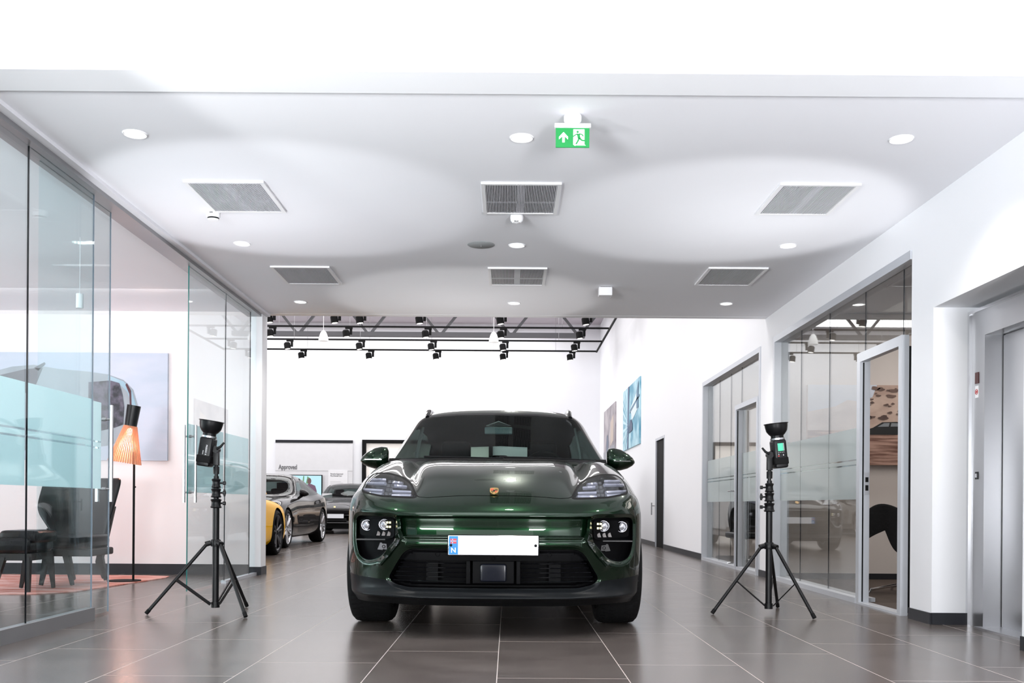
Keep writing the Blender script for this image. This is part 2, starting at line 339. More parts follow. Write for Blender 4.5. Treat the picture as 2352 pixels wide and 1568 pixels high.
for i, (a, b_) in enumerate(((8.50, 9.60), (9.615, 10.52), (10.53, 10.93))):
    pane(3 + i, XL - (.0 if i else .0), a, b_, .02 if i == 0 else .03, ZG, M['glassL'], M['film'], (a + .02, b_ - .02) if i < 2 else None,
         ('pane with green edge and pull handles right of the lounge opening', 'glass pane just left of the last narrow pane, behind the left light stand', 'last narrow glass pane beside the slim white pier')[i],
         edge0=M['edge'] if i == 0 else M['base'], edge1=None)
# sliding leaf left of the opening (runs behind pane 2)
dl = empty('door_2', (XL - .05, 6.2, 0)); tag(dl, 'sliding glass door leaf pushed open left of the lounge opening', 'glass door', kind='structure')
def D2(mb, n, m, sm=False):
    o = mb.build(n, m, dl, smooth=sm); o.location = (-(XL - .05), -6.2, 0); return o
xd = XL - .05
D2(B(xd - .005, xd + .005, 5.9, 6.95, .015, ZG), 'door_glass', M['glassL'])
D2(B(xd + .0052, xd + .006, 6.55, 6.80, .885, 1.485), 'frosted_film', M['film'])
D2(B(xd - .005, xd + .005, 6.95, 6.953, .015, ZG), 'glass_edge', M['edgew'])
def pull(mbfn, x, y, zc, ln=.68):
    h1 = MB().tube([(x + .05, y, zc - ln / 2), (x + .05, y, zc + ln / 2)], .0125, 16)
    h2 = MB().tube([(x - .05, y, zc - ln / 2), (x - .05, y, zc + ln / 2)], .0125, 16)
    mbfn(h1, 'pull_handle', M['steel'], True); mbfn(h2, 'pull_handle', M['steel'], True)
    for zz in (zc - ln / 2 + .09, zc + ln / 2 - .10):
        mbfn(MB().tube([(x - .05, y, zz), (x + .05, y, zz)], .008, 12).tube([(x - .014, y, zz), (x + .014, y, zz)], .013, 16), 'handle_bolt', M['alud'], True)
pull(D2, xd, 6.87, 1.135)
p3 = bpy.data.objects['window_3']
def D3(mb, n, m, sm=False): return mb.build(n, m, p3, smooth=sm)
pull(D3, XL, 8.56, 1.135)
# head channel and floor channels of the left glass wall
struct('trim_5', MB().box(XL - .10, XL + .055, 2.6, 10.95, ZG, ZC), M['alud'], 'dull grey head channel above the left glass wall', 'channel')
struct('trim_6', MB().box(XL + .055, XL + .11, 2.6, 10.95, ZC - .025, ZC), M['ceiling'])
struct('trim_7', MB().box(XL - .028, XL + .028, 2.6, 6.55, 0, .085), M['alud'], 'grey metal floor channel under the nearer left panes', 'channel')
struct('trim_8', MB().box(XL - .025, XL + .025, 9.6, 10.93, 0, .03), M['frame'], 'pale floor channel under the far left panes', 'channel')
struct('trim_9', MB().box(XL - .03, XL + .03, 10.93, 10.99, 0, ZC), M['alu'], 'aluminium post closing the left glass wall', 'post')

# right near office glazing
def uframe(x0, x1, y0, y1, z1, t, sill=0.0, mb=None):
    mb = mb or MB(); mb.box(x0, x1, y0, y0 + t, 0, z1).box(x0, x1, y1 - t, y1, 0, z1).box(x0, x1, y0 + t, y1 - t, z1 - t, z1)
    if sill: mb.box(x0, x1, y0 + t, y1 - t, 0, sill)
    return mb
GX = XR + .07
struct('trim_10', MB().box(XR - .01, XR + T, 10.57, 10.63, 0, 2.64).box(XR - .01, XR + T, 6.995, 10.57, 2.575, 2.64).box(XR - .008, XR + T, 8.07, 10.57, 0, .045), M['frame'], 'pale aluminium frame around the near office glazing', 'frame')
ny = [(10.57, 9.85), (9.84, 8.98), (8.97, 8.08)]
lab = ('left glass pane of the near office, behind the right light stand', 'middle glass pane of the near office', 'right glass pane of the near office, beside the open doorway')
for i, (a, b_) in enumerate(ny):
    pane(6 + i, GX, b_, a, .045, 2.575, M['glassR'], M['filmR'], (b_, a), lab[i], edge0=M['base'], fz=(.86, 1.465))
pane(9, GX, 7.30, 8.07, 2.06, 2.575, M['glassR'], M['filmR'], None, 'glass fanlight above the near office doorway', edge0=M['base'])
pane(10, GX, 6.99, 7.14, .045, 2.575, M['glassR'], M['filmR'], (6.99, 7.14), 'narrow glass strip right of the near office doorway', fz=(.86, 1.465))
pane(14, GX, 7.145, 7.29, 2.06, 2.575, M['glassR'], M['filmR'], None, 'small glass piece above the right post of the near office doorway')
df = empty('door_3', (XR, 7.6, 0)); tag(df, 'pale aluminium door frame of the near office standing open', 'door frame', kind='structure')
def D4(mb, n, m, sm=False, par=None, off=(XR, 7.6)):
    o = mb.build(n, m, par or df, smooth=sm); o.location = (-off[0], -off[1], 0); return o
D4(MB().box(XR - .005, XR + .08, 8.0, 8.07, 0, 2.06).box(XR - .005, XR + .05, 7.15, 7.21, 0, 2.06).box(XR - .005, XR + .05, 7.21, 8.0, 1.985, 2.06).box(XR - .005, XR + .09, 7.21, 8.0, 0, .015), 'frame_profile', M['frame'])
D4(MB().box(XR + .02, XR + .03, 7.995, 8.0, 0.02, 1.98), 'seal', M['blackm'])
D4(MB().box(XR + .035, XR + .075, 7.992, 8.0, .90, 1.08), 'strike_plate', M['alu']); D4(MB().box(XR + .043, XR + .067, 7.989, 7.993, .93, .975).box(XR + .043, XR + .067, 7.989, 7.993, 1.0, 1.04), 'latch_hole', M['blackm'])
lf = MB(); mt = Matrix.Translation((XR + .055, 7.18, 0)) @ Matrix.Rotation(R(-4), 4, 'Z')
lf.box(.06, .74, -.02, .02, .02, .08, mt).box(.06, .74, -.02, .02, 1.92, 1.98, mt).box(0, .06, -.02, .02, .02, 1.98, mt).box(.74, .80, -.02, .02, .02, 1.98, mt)
D4(lf, 'door_leaf', M['black'])
# far office glazing
struct('trim_11', uframe(XR - .01, XR + .12, 11.17, 14.51, 2.63, .06, .04), M['frame'], 'pale aluminium frame around the far office glazing', 'frame')
for i, (a, b_) in enumerate(((13.65, 14.44), (12.95, 13.64), (12.36, 12.94))):
    pane(11 + i, GX, a, b_, .04, 2.56, M['glassR'], M['filmR'], (a, b_), ('left glass pane of the far office', 'middle glass pane of the far office', 'glass pane of the far office beside its door')[i], edge0=M['base'], fz=(.86, 1.465))
pane(15, GX, 11.22, 12.35, 2.07, 2.56, M['glassR'], M['filmR'], None, 'glass fanlight above the far office door')
dg = empty('door_4', (XR, 11.8, 0)); tag(dg, 'closed glass door of the far office with lever handle', 'glass door', kind='structure')
def D5(mb, n, m, sm=False): return D4(mb, n, m, sm, dg, (XR, 11.8))
D5(uframe(XR - .02, XR + .10, 11.235, 12.36, 2.07, .06), 'door_frame', M['frame'])
D5(MB().box(XR + .09, XR + .11, 11.23, 11.26, 0, 2.25).box(XR - .005, XR + .004, 12.27, 12.29, .04, 2.0), 'seal', M['blackm'])
D5(MB().box(GX - .005, GX + .005, 11.28, 12.29, .04, 2.0), 'door_glass', M['glassR'])
D5(MB().box(GX - .0068, GX - .0055, 11.28, 12.29, .86, 1.465), 'frosted_film', M['filmR'])
D5(MB().box(XR - .03, XR - .018, 12.30, 12.34, .90, 1.20), 'lock_plate', M['alu'])
D5(MB().tube([(XR - .02, 12.32, .99), (XR - .075, 12.32, .99), (XR - .08, 12.44, .99)], .009, 10), 'lever_handle', M['alud'], True)
# black door further along the right wall
db = empty('door_5', (XR, 18.5, 0)); tag(db, 'open black doorway in the white wall beyond the far office', 'doorway', kind='structure')
def D6(mb, n, m, sm=False): return D4(mb, n, m, sm, db, (XR, 18.5))
D6(MB().box(XR + .02, XR + .06, 18.07, 19.1, 0, 2.06), 'door_leaf', M['blackm'])
D6(uframe(XR - .008, XR + .02, 18.03, 19.13, 2.11, .05), 'door_frame', M['frame'])
D6(MB().tube([(XR - .06, 19.22, .62), (XR - .06, 19.22, .86)], .012, 10).tube([(XR, 19.22, .80), (XR - .06, 19.22, .80)], .01, 8), 'pull_handle', M['alud'], True)

# ---- rooms behind the right glazing
struct('wall_office', MB().box(XR + T, 7, 10.62, 10.74, 0, 2.9), M['office_wall'], 'beige end wall of the near office with the desert picture', 'wall')
struct('wall_office_side', MB().box(6.9, 7.0, 6.6, 14.6, 0, 2.9).box(LX + .30, 7, 6.80, 6.95, 0, 2.9), M['office_wall'])
struct('wall_far_office', MB().box(XR + T, 7, 14.3, 14.5, 0, 2.9), M['office_wall'], 'end wall of the far office behind the glazing', 'wall')
struct('ceiling_far_office', MB().box(XR + T, 7, 11.0, 14.6, 2.87, 3.0), M['ceiling'])
skirting('baseboard_office', XR + T, 6.9, 10.608, 10.62, .075, 'dark skirting on the end wall of the near office')
skirting('baseboard_far_office', XR + T, 6.9, 14.288, 14.30, .075)
carpet = mat('brown_carpet', (0.075, 0.055, 0.045), 0.95, noise=(90, 0.6), bump=(400, 0.8, 0.004))
struct('floor_office', MB().box(XR + .1, 6.9, 6.95, 10.62, 0.0, .012), carpet, 'brown speckled carpet in the near office', 'carpet')
struct('floor_far_office', MB().box(XR + .1, 6.9, 11.0, 14.3, 0.0, .012), carpet, 'brown speckled carpet in the far office', 'carpet')

# ------------------------------------------------------------------ ceiling fittings
def cpos(px, py, z=ZC): return onz(px, py, z)
dlp = None
DL = [((310, 307), 'round downlight at far left of the row nearest the camera'), ((1198, 316), 'round downlight just left of the green exit sign'), ((2070, 319), 'round downlight at far right of the row nearest the camera'),
      ((556, 559), 'round downlight behind the left large vent'), ((1187, 563), 'round downlight beside the grey ceiling speaker'), ((1810, 564), 'round downlight behind the right large vent'),
      ((690, 693), 'left round downlight of the row farthest away'), ((1181, 696), 'middle round downlight of the row farthest away'), ((1668, 697), 'right round downlight of the row farthest away')]
for (px, py), lb in DL:
    p = cpos(px, py)
    if dlp is None:
        dlp = empty('ceiling_downlight')
        MB().lathe([(.055, -.001), (.064, -.007), (.068, -.004), (.069, 0), (.055, 0)], 40, None, True).build('trim_ring', M['white'], dlp)
        MB().lathe([(.0001, -.002), (.055, -.002)], 40).build('diffuser', M['lamp'], dlp)
        o = dlp
    else: o = copy_tree(dlp)
    o.location = p; tag(o, lb, 'downlight', 'recessed round ceiling downlights')
    d = bpy.data.lights.new('downlight_lamp', 'SPOT'); d.energy = 60; d.spot_size = R(130); d.spot_blend = .8; d.shadow_soft_size = .05; d.color = (1, .96, .9)
    lo = bpy.data.objects.new('downlight_lamp', d); COL.objects.link(lo); lo.location = p + Vector((0, 0, -.03))

VW, VL = .53, .67
VN = [((545, 451), 'large square grille vent at left of the nearer row'), ((1196, 455), 'large square grille vent behind the exit sign'), ((1850, 457), 'large square grille vent at right of the nearer row'),
      ((706, 631), 'square grille vent at left of the farther row'), ((1188, 634), 'middle square grille vent of the farther row'), ((1677, 634), 'square grille vent at right of the farther row')]
vp = None
for (px, py), lb in VN:
    p = cpos(px, py)
    if vp is None:
        vp = empty('ceiling_vent'); f = MB()
        a, b_ = VW / 2, VL / 2; t = .026
        f.box(-a, a, -b_, -b_ + t, -.014, 0).box(-a, a, b_ - t, b_, -.014, 0).box(-a, -a + t, -b_ + t, b_ - t, -.014, 0).box(a - t, a, -b_ + t, b_ - t, -.014, 0)
        f.build('vent_frame', M['white'], vp, smooth=False)
        B(-a + t, a - t, -b_ + t, b_ - t, -.001, 0).build('backing', M['ventd'], vp, smooth=False)
        s_ = MB(); n = 44
        for k in range(n):
            x = -a + t + (k + .5) * (VW - 2 * t) / n; s_.box(x - .0026, x + .0026, -b_ + t, b_ - t, -.011, -.004)
        s_.build('louvre_grille', M['ventw'], vp, smooth=False)
        B(-.03, .03, -b_ + t, b_ - t, -.004, -.001).box(-a + t, a - t, b_ * .2, b_ * .2 + .03, -.004, -.001).build('damper', M['ventw'], vp, smooth=False)
        o = vp
    else: o = copy_tree(vp)
    o.location = p; tag(o, lb, 'ceiling vent', 'square ceiling grille vents')

p = cpos(490, 487); sd = empty('smoke_detector', p); tag(sd, 'white smoke detector behind the left large vent', 'smoke detector', 'ceiling smoke detectors')
MB().lathe([(.0001, -.001), (.050, -.001), (.052, -.03), (.046, -.042), (.0001, -.042)], 32).build('housing', M['white'], sd)
MB().lathe([(.041, -.042), (.041, -.052)], 32).build('sensor_slots', M['blackm'], sd)
MB().lathe([(.042, -.052), (.036, -.060), (.0001, -.063)], 32).build('cap', M['white'], sd)
B(-.012, .012, -.0525, -.051, -.017, -.012).build('label', M['black'], sd, smooth=False)
p = cpos(1187, 494); sd = empty('smoke_detector', p); tag(sd, 'domed white motion sensor behind the middle large vent', 'sensor', 'ceiling smoke detectors')
MB().lathe([(.0001, -.001), (.046, -.001), (.049, -.018), (.045, -.042), (.030, -.058), (.0001, -.064)], 32).build('housing', M['white'], sd)
B(-.018, .012, -.036, -.030, -.055, -.050).build('lens_slot', M['blackm'], sd, smooth=False)
p = cpos(1105, 562); sp_ = empty('ceiling_speaker', p); tag(sp_, 'grey round ceiling speaker beside the middle downlight', 'speaker')
MB().lathe([(.0001, -.004), (.106, -.004), (.112, 0), (.0001, 0)], 48).build('grille', mat('speaker_grey', (0.36, 0.38, 0.39), 0.6), sp_)
MB().lathe([(.0001, -.004), (.004, -.004), (.004, -.014), (.0001, -.014)], 12).build('indicator', M['chrome'], sp_)
p = cpos(1390, 660); sb = empty('ceiling_sensor', p); tag(sb, 'small white box sensor fixed to the far ceiling', 'sensor')
B(-.065, .065, -.05, .05, -.085, -.004, bev=.008).build('housing', M['white'], sb); B(-.05, .05, -.04, .05, -.004, 0).build('mount_plate', M['black'], sb)
MB().tube([(.045, -.04, -.085), (.06, -.045, -.10), (.045, -.04, -.11)], .003, 8).build('cable', M['alud'], sb)
# exit sign
p = P(1315, 320, 5.28); ex = empty('exit_sign', (p.x, p.y, ZC)); tag(ex, 'green illuminated exit sign with running figure on ceiling', 'exit sign')
MB().lathe([(.0001, -.002), (.040, -.002), (.048, -.015), (.047, -.04), (.034, -.055), (.0001, -.055)], 36).build('mount', M['white'], ex)
B(-.098, .098, -.018, .018, -.078, -.056, bev=.004).build('lamp_bar', M['white'], ex)
grn = mat('exit_green', (0.0, 0.17, 0.035), 0.5, emit=(0.0, 0.28, 0.05), es=0.6); wht = mat('exit_white', (0.9, 0.95, 0.92), 0.4, emit=(0.85, 1, 0.9), es=0.9)
B(-.091, .091, -.004, .004, -.182, -.078).build('sign_panel', grn, ex, smooth=False)
def sgn(name, polys, m, yb=-.0046, par=ex):
    mb = MB()
    for pl in polys: mb.prism([(x, z) for x, z in pl], 0, .0006, Matrix.Translation((0, yb, 0)) @ FACE_CAM)
    return mb.build(name, m, par, smooth=False)
cz = -.130
sgn('arrow_symbol', [[(-.0735, cz + .004), (-.049, cz + .030), (-.0245, cz + .004), (-.0245, cz - .010), (-.0425, cz + .007), (-.0425, cz - .026), (-.0555, cz - .026), (-.0555, cz + .007), (-.0735, cz - .010)]], wht)
sgn('doorway_symbol', [[(.004, cz + .045), (.064, cz + .045), (.064, cz - .036), (.072, cz - .042), (.020, cz - .042), (.012, cz - .044), (.004, cz - .038)]], wht)
def seg(a, b_, w_):
    a = Vector(a); b_ = Vector(b_); d = (b_ - a).normalized(); n = Vector((-d.y, d.x)) * w_ / 2
    return [tuple(a + n), tuple(b_ + n), tuple(b_ - n), tuple(a - n)]
fig = [[(.027 + .0065 * math.cos(t * PI / 8), cz + .031 + .0065 * math.sin(t * PI / 8)) for t in range(16)],
       seg((.030, cz + .020), (.036, cz - .004), .015), seg((.030, cz + .020), (.016, cz + .016), .006), seg((.016, cz + .016), (.004, cz + .006), .006),
       seg((.034, cz + .020), (.050, cz + .018), .006), seg((.050, cz + .018), (.058, cz + .007), .006),
       seg((.036, cz - .002), (.028, cz - .020), .009), seg((.028, cz - .020), (.018, cz - .036), .008), seg((.038, cz - .004), (.052, cz - .016), .009), seg((.052, cz - .016), (.074, cz - .016), .008)]
fo = sgn('running_figure', fig, grn, -.0054)

# ------------------------------------------------------------------ showroom roof fittings
tr = empty('roof_truss', (-5, 27, 5.45)); tag(tr, 'dark grey roof truss crossing the showroom behind the tracks', 'truss')
def TR(mb, n, m=M['truss']):
    o = mb.build(n, m, tr, smooth=False); o.location = (5, -27, -5.45); return o
xe = P(1343, 770, 27).x; zb = P(1200, 770, 27).z
TR(B(-14, xe, 26.9, 27.1, zb - .06, zb + .06), 'bottom_chord'); TR(B(-14, xe, 26.9, 27.1, 6.30, 6.42), 'top_chord')
for px in (685, 848, 1011, 1174, 1330, 520, 357):
    c0 = P(px, 764, 27)
    for sgnx in (-1, 1):
        TR(MB().tube([(c0.x + sgnx * .06, 27, zb + .05), (c0.x + sgnx * .72, 27, 6.36)], .05, 4), 'brace')
rail_defs = [(751, 24.1, 'nearest'), (781, 25.8, 'middle'), (804, 27.5, 'farthest')]
ZR = 5.13
for (py, D, nm) in [(717, 21.9, 'topmost')] + rail_defs:
    z = P(1000, py, D).z; xend = 2.45
    t_ = empty('track_rail', (-5, D, z)); tag(t_, 'black lighting track, %s of those crossing the showroom' % nm, 'track rail', 'black lighting tracks')
    o = B(-14 + 5, xend + 5, -.02, .02, -.02, .02).build('rail', M['blackm'], t_, smooth=False)
    for k in range(9): MB().tube([(-8 + k * 1.75 + .3, 0, .02), (-8 + k * 1.75 + .3, 0, 6.54 - z)], .004, 6).build('suspension_wire', M['alud'], t_)
t_ = empty('track_rail', (2.45, 24, ZR)); tag(t_, 'black lighting track running away along the right wall', 'track rail', 'black lighting tracks')
B(-.02, .02, -4, 3.5, -.02, .02).build('rail', M['blackm'], t_, smooth=False)
spots = {717: [(485, 0), (618, 1), (768, 0), (826, 1), (963, 0), (1149, 0), (1345, 0)], 751: [(620, 0), (795, 0), (977, 0), (1150, 0), (1331, 0)],
         781: [(660, 0), (825, 0), (990, 0), (1155, 0), (1319, 0)], 804: [(692, 0), (847, 0), (1001, 0), (1155, 0), (1309, 0)]}
sp0 = None; words_ = ['first', 'second', 'third', 'fourth', 'fifth', 'sixth', 'seventh']
rn = {717: 'topmost', 751: 'nearest', 781: 'middle', 804: 'farthest'}; Dn = {717: 21.9, 751: 24.1, 781: 25.8, 804: 27.5}
for py, lst in spots.items():
    lst = [q for q in lst if q[0] > 600]
    for k, (px, tw) in enumerate(lst):
        c0 = P(px, py, Dn[py]); z = P(1000, py, Dn[py]).z
        if sp0 is None:
            sp0 = empty('track_spotlight')
            MB().box(-.02, .16, -.03, .03, -.06, -.02).box(.09, .15, -.02, .02, -.20, -.06).build('bracket', M['blackm'], sp0, smooth=False)
            mt = Matrix.Translation((.0, 0, -.175)) @ Matrix.Rotation(R(-8), 4, 'Y')
            MB().lathe([(.0001, .09), (.06, .09), (.085, .06), (.085, -.075), (.07, -.08), (.0001, -.07)], 20, mt).build('lamp_head', M['blackm'], sp0)
            MB().lathe([(.0001, -.082), (.068, -.082)], 20, mt).build('lens', mat('track_lens', (.8, .8, .8), .3, emit=(1, .95, .9), es=3), sp0)
            o = sp0
        else: o = copy_tree(sp0)
        o.location = (c0.x, Dn[py], z); tag(o, 'black track spotlight, %s from the left on the %s visible track' % (words_[k], rn[py]), 'spotlight', 'black spotlights on the %s track' % rn[py])
pl0 = None
for (px, py, lb) in ((743, 783, 'white bell pendant hanging before the tracks at left'), (1134, 786, 'white bell pendant hanging before the tracks above the car')):
    c0 = P(px, py, 20)
    if pl0 is None:
        pl0 = empty('pendant_lamp')
        MB().lathe([(.012, .215), (.03, .21), (.06, .17), (.085, .10), (.10, .03), (.10, 0), (.092, 0), (.075, .10), (.04, .18), (.012, .20)], 32, None, True).build('shade', mat('pendant_white', (.85, .85, .85), .4, emit=(1, 1, 1), es=.25), pl0)
        MB().tube([(0, 0, .21), (0, 0, ZS - c0.z)], .006, 6).build('cord', M['white'], pl0); o = pl0
    else: o = copy_tree(pl0)
    o.location = c0; tag(o, lb, 'pendant lamp', 'white pendant lamps in the showroom')

# ------------------------------------------------------------------ back wall: panel, screen, black framed opening
def bw(px, py): q = P(px, py, YB); return q.x, q.z
x0, zt = bw(634, 1010); x1, _ = bw(811, 1010); _, zb1 = bw(720, 1017)
bp = empty('display_board', ((x0 + x1) / 2, YB, 0)); tag(bp, 'light grey display board lettered Approved with dark top bar', 'display board')
bx = (x0 + x1) / 2
def BP(mb, n, m):
    o = mb.build(n, m, bp, smooth=False); o.location = (-bx, -YB, 0); return o
_, zl = bw(720, 1081)
BP(B(x0, x1, YB - .06, YB - .005, .1, zb1), 'board', mat('board_grey', (.74, .74, .76), .6)); BP(B(x0, x1, YB - .075, YB - .005, zb1, zt), 'top_bar', M['base'])
BP(B(x0, x1, YB - .064, YB - .06, zl - .008, zl), 'joint_line', M['alud'])
tx, tz = bw(641, 1077)
o = text_mesh('lettering', 'Approved', .21, mat('letter_grey', (.16, .16, .17), .6), bp, Matrix.Translation((tx - bx, -.068, tz)) @ FACE_CAM @ Matrix.Diagonal((.69, 1, 1, 1)), bold=True)
xa, za = bw(755, 1080); xb, zc_ = bw(799, 1126)
BP(B(xa, xb, YB - .075, YB - .065, zc_ - .5, za), 'info_panel', M['white'])
text_mesh('info_heading', 'Porsche Approved\nPre-Owned Cars', .062, mat('info_ink', (.08, .08, .09), .6), bp, Matrix.Translation((xa + .07 - bx, -.078, za - .13)) @ FACE_CAM @ Matrix.Diagonal((.85, 1, 1, 1)))
ln = MB()
for k in range(7): ln.box(xa + .07, xa + .07 + (.40 if k % 3 else .34), YB - .0775, YB - .076, za - .36 - k * .045 - (.05 if k > 2 else 0), za - .352 - k * .045 - (.05 if k > 2 else 0))
BP(ln, 'small_print', mat('faint_ink', (.45, .45, .46), .6))
x0, zt = bw(650, 1090); x1, zb1 = bw(741.5, 1142)
tv = empty('television', ((x0 + x1) / 2, YB - .107, zb1)); tag(tv, 'wall mounted flat screen showing a man in a sweater', 'television')
W_, H_ = (x1 - x0), (zt - zb1)
B(-W_ / 2, W_ / 2, -.03, .03, 0, H_).build('casing', M['blackm'], tv, smooth=False)
def em(n, c_, s_=1.0): return mat(n, tuple(v * .3 for v in c_), .3, emit=c_, es=s_ * .85)
def TVP(name, polys, m, yo):
    mb = MB()
    for pl in polys: mb.prism([((x - .5) * (W_ - .05), .025 + z * (H_ - .05)) for x, z in pl], 0, .001, Matrix.Translation((0, yo, 0)) @ FACE_CAM)
    return mb.build(name, m, tv, smooth=False)
TVP('screen', [[(0, 0), (1, 0), (1, 1), (0, 1)]], em('screen_blue', (.50, .80, .88)), -.031)
arc = [(0, 0)] + [(0 + .40 * math.sin(t), .98 * math.cos(t)) for t in [k * PI / 2 / 14 for k in range(15)]]
TVP('picture_arc', [arc], em('screen_navy', (.03, .12, .26)), -.033)
TVP('picture_plant', [[(.50, .55), (.53, .98), (.56, .98), (.55, .5)], [(.60, .62), (.64, .98), (.69, .9), (.66, .6)]], em('screen_green', (.18, .35, .20)), -.034)
TVP('picture_table', [[(.36, 0), (.58, 0), (.58, .16), (.50, .2), (.40, .16)]], em('screen_red', (.75, .13, .05)), -.035)
ell = lambda cx_, cz_, rx, rz: [(cx_ + rx * math.cos(t * PI / 8), cz_ + rz * math.sin(t * PI / 8)) for t in range(16)]
TVP('picture_person', [[(.58, 0), (.48, .34), (.52, .42), (.62, .55), (.66, .60), (.74, .60), (.84, .52), (.88, .30), (.90, 0)]], em('screen_maroon', (.17, .10, .15)), -.036)
TVP('picture_face', [ell(.69, .74, .052, .15)], em('screen_face', (.16, .10, .10)), -.037)
x0, zt = bw(833, 1010); _, zi = bw(833, 1018); xi, _ = bw(842, 1010)
OW = bw(1132, 1010)[0] - x0
of = empty('window_16', (x0 + 1.3, YB, 0)); tag(of, 'black framed opening in the back wall behind the green car', 'window frame', kind='structure')
def OF(mb, n, m):
    o = mb.build(n, m, of, smooth=False); o.location = (-(x0 + 1.3), -YB, 0); return o
fx = xi - x0
OF(MB().box(x0, xi, YB - .12, YB, 0, zt).box(xi, x0 + OW - fx, YB - .12, YB, zi, zt).box(x0 + OW - fx, x0 + OW, YB - .12, YB, 0, zt), 'frame', M['blackm'])
OF(B(xi, x0 + OW - fx, YB - .03, YB - .01, 0.1, zi), 'glazing', mat('warm_backlit_glazing', (.8, .76, .72), .4, emit=(1, .95, .9), es=.35))

# posters on the right wall
def poster(name, y0, y1, z0, z1, m, label, shapes):
    t = empty(name, (XR, (y0 + y1) / 2, (z0 + z1) / 2)); tag(t, label, 'picture')
    a, h = (y1 - y0) / 2, (z1 - z0) / 2
    B(-.03, 0, -a, a, -h, h).build('canvas', m, t, smooth=False)
    for i, (nm, polys, mm) in enumerate(shapes):
        mb = MB()
        for pl in polys: mb.prism([(u * 2 * a - a, v * 2 * h - h) for u, v in pl], 0, .002, Matrix(((0, 0, -1, -.031 - .002 * i), (-1, 0, 0, 0), (0, 1, 0, 0), (0, 0, 0, 1))))
        mb.build(nm, mm, t, smooth=False)
    return t
def cmat(n, c_, c2=None, sc=(1, 1, 1), scale=3, rough=.45):
    m = mat(n, c_, rough); 
    if c2:
        nt = m.node_tree; b = nt.nodes['Principled BSDF']
        tc = nt.nodes.new('ShaderNodeTexCoord'); mp = nt.nodes.new('ShaderNodeVectorMath'); mp.operation = 'MULTIPLY'; mp.inputs[1].default_value = sc
        nt.links.new(tc.outputs['Object'], mp.inputs[0]); n1 = nt.nodes.new('ShaderNodeTexNoise'); n1.inputs['Scale'].default_value = scale; n1.inputs['Detail'].default_value = 5
        nt.links.new(mp.outputs[0], n1.inputs['Vector']); cr = nt.nodes.new('ShaderNodeValToRGB'); nt.links.new(n1.outputs['Fac'], cr.inputs[0])
        cr.color_ramp.elements[0].color = (*c_, 1); cr.color_ramp.elements[1].color = (*c2, 1); cr.color_ramp.elements[0].position = .38; cr.color_ramp.elements[1].position = .62
        nt.links.new(cr.outputs[0], b.inputs['Base Color'])
    return m
rays = []
for k in range(16):
    a = PI * .52 + k * PI * .96 / 16; rays.append([(.40, .36), (.40 + .75 * math.cos(a), .36 + .9 * math.sin(a)), (.40 + .75 * math.cos(a + .07), .36 + .9 * math.sin(a + .07))])
rays = [[(max(0, min(1, x)), max(0, min(1, z))) for x, z in r_] for r_ in rays]
poster('wall_poster', 21.3, 24.4, 2.16, 3.63, cmat('blue_city', (.05, .30, .45), (.45, .72, .82), (1, 1, 1), 2.2), 'blue city street picture high on the right wall', [
    ('streaks', rays, cmat('pale_blue', (.55, .78, .86))),
    ('sky', [[(.48, .62), (.92, .85), (.92, .55), (.60, .42)]], cmat('sky_white', (.72, .84, .88))),
    ('pillar', [[(.30, .0), (.37, .0), (.40, 1), (.33, 1)]], cmat('navy', (.03, .08, .20))),
    ('tower', [[(.84, .55), (.94, .55), (.94, .95), (.90, .90), (.84, .82)], [(.45, .60), (1.0, .74), (1.0, .71), (.45, .55)]], cmat('slate_blue', (.06, .18, .30))),
    ('road_car', [[(.42, .24), (.62, .26), (.62, .36), (.56, .44), (.48, .44), (.42, .36)]], cmat('deep_blue', (.02, .06, .14)))])
poster('wall_poster', 26.2, 29.3, 2.15, 3.60, cmat('mauve_lobby', (.22, .19, .22), (.48, .44, .46), (1, 1, 1), 1.6), 'brown grey interior picture nearest the back corner', [
    ('doorway', [[(.62, .22), (.86, .30), (.86, .80), (.62, .68)]], cmat('warm_light', (.55, .45, .38))),
    ('floor_area', [[(0, 0), (1, 0), (1, .22), (0, .16)]], cmat('grey_floor', (.30, .30, .34))),
    ('figure', [[(.28, .12), (.44, .12), (.46, .34), (.38, .48), (.32, .46), (.27, .32)]], cmat('figure_blue', (.10, .13, .20)))])

# near office: desert picture, black coat on chair
p0 = P(1853, 884, 10.6); p1 = P(2020, 1068, 10.6); XO = p0.x
pc = empty('desert_picture', (XO + .85, 10.6, (p0.z + p1.z) / 2)); tag(pc, 'desert picture with dark car on the beige office wall', 'picture')
HH = (p0.z - p1.z) / 2; WW = .98
B(-.85, .13 + WW, -.035, .01, -HH, HH).build('canvas', cmat('sky_dust', (.40, .28, .23), (.62, .48, .40), (1, 1, 1.6), 2.4), pc, smooth=False)
def PIC(nm, polys, m, yo):
    mb = MB()
    for pl in polys: mb.prism(pl, 0, .002, Matrix.Translation((0, yo, 0)) @ FACE_CAM)
    return mb.build(nm, m, pc, smooth=False)
PIC('sky_area', [[(-.85, .1), (-.15, .30), (-.1, HH), (-.85, HH)]], cmat('dusty_sky', (.50, .56, .66), (.62, .66, .74), (1, 1, 1), 2), -.037)
PIC('dust_cloud', [[(-.85, -.06), (-.85, .14), (-.55, .20), (-.42, .27), (-.28, .25), (-.26, .0), (-.3, -.05)]], cmat('dust', (.62, .55, .53), (.50, .44, .43), (1, 1, 2), 4), -.039)
PIC('ground', [[(-.85, -HH), (.13 + WW, -HH), (.13 + WW, -.10), (-.85, -.06)]], cmat('streaked_ground', (.16, .075, .055), (.48, .30, .24), (1, 1, 14), 3), -.041)
rk = []
random.seed(4)
cx0 = P(1980, 1000, 10.6).x - (XO + .85)
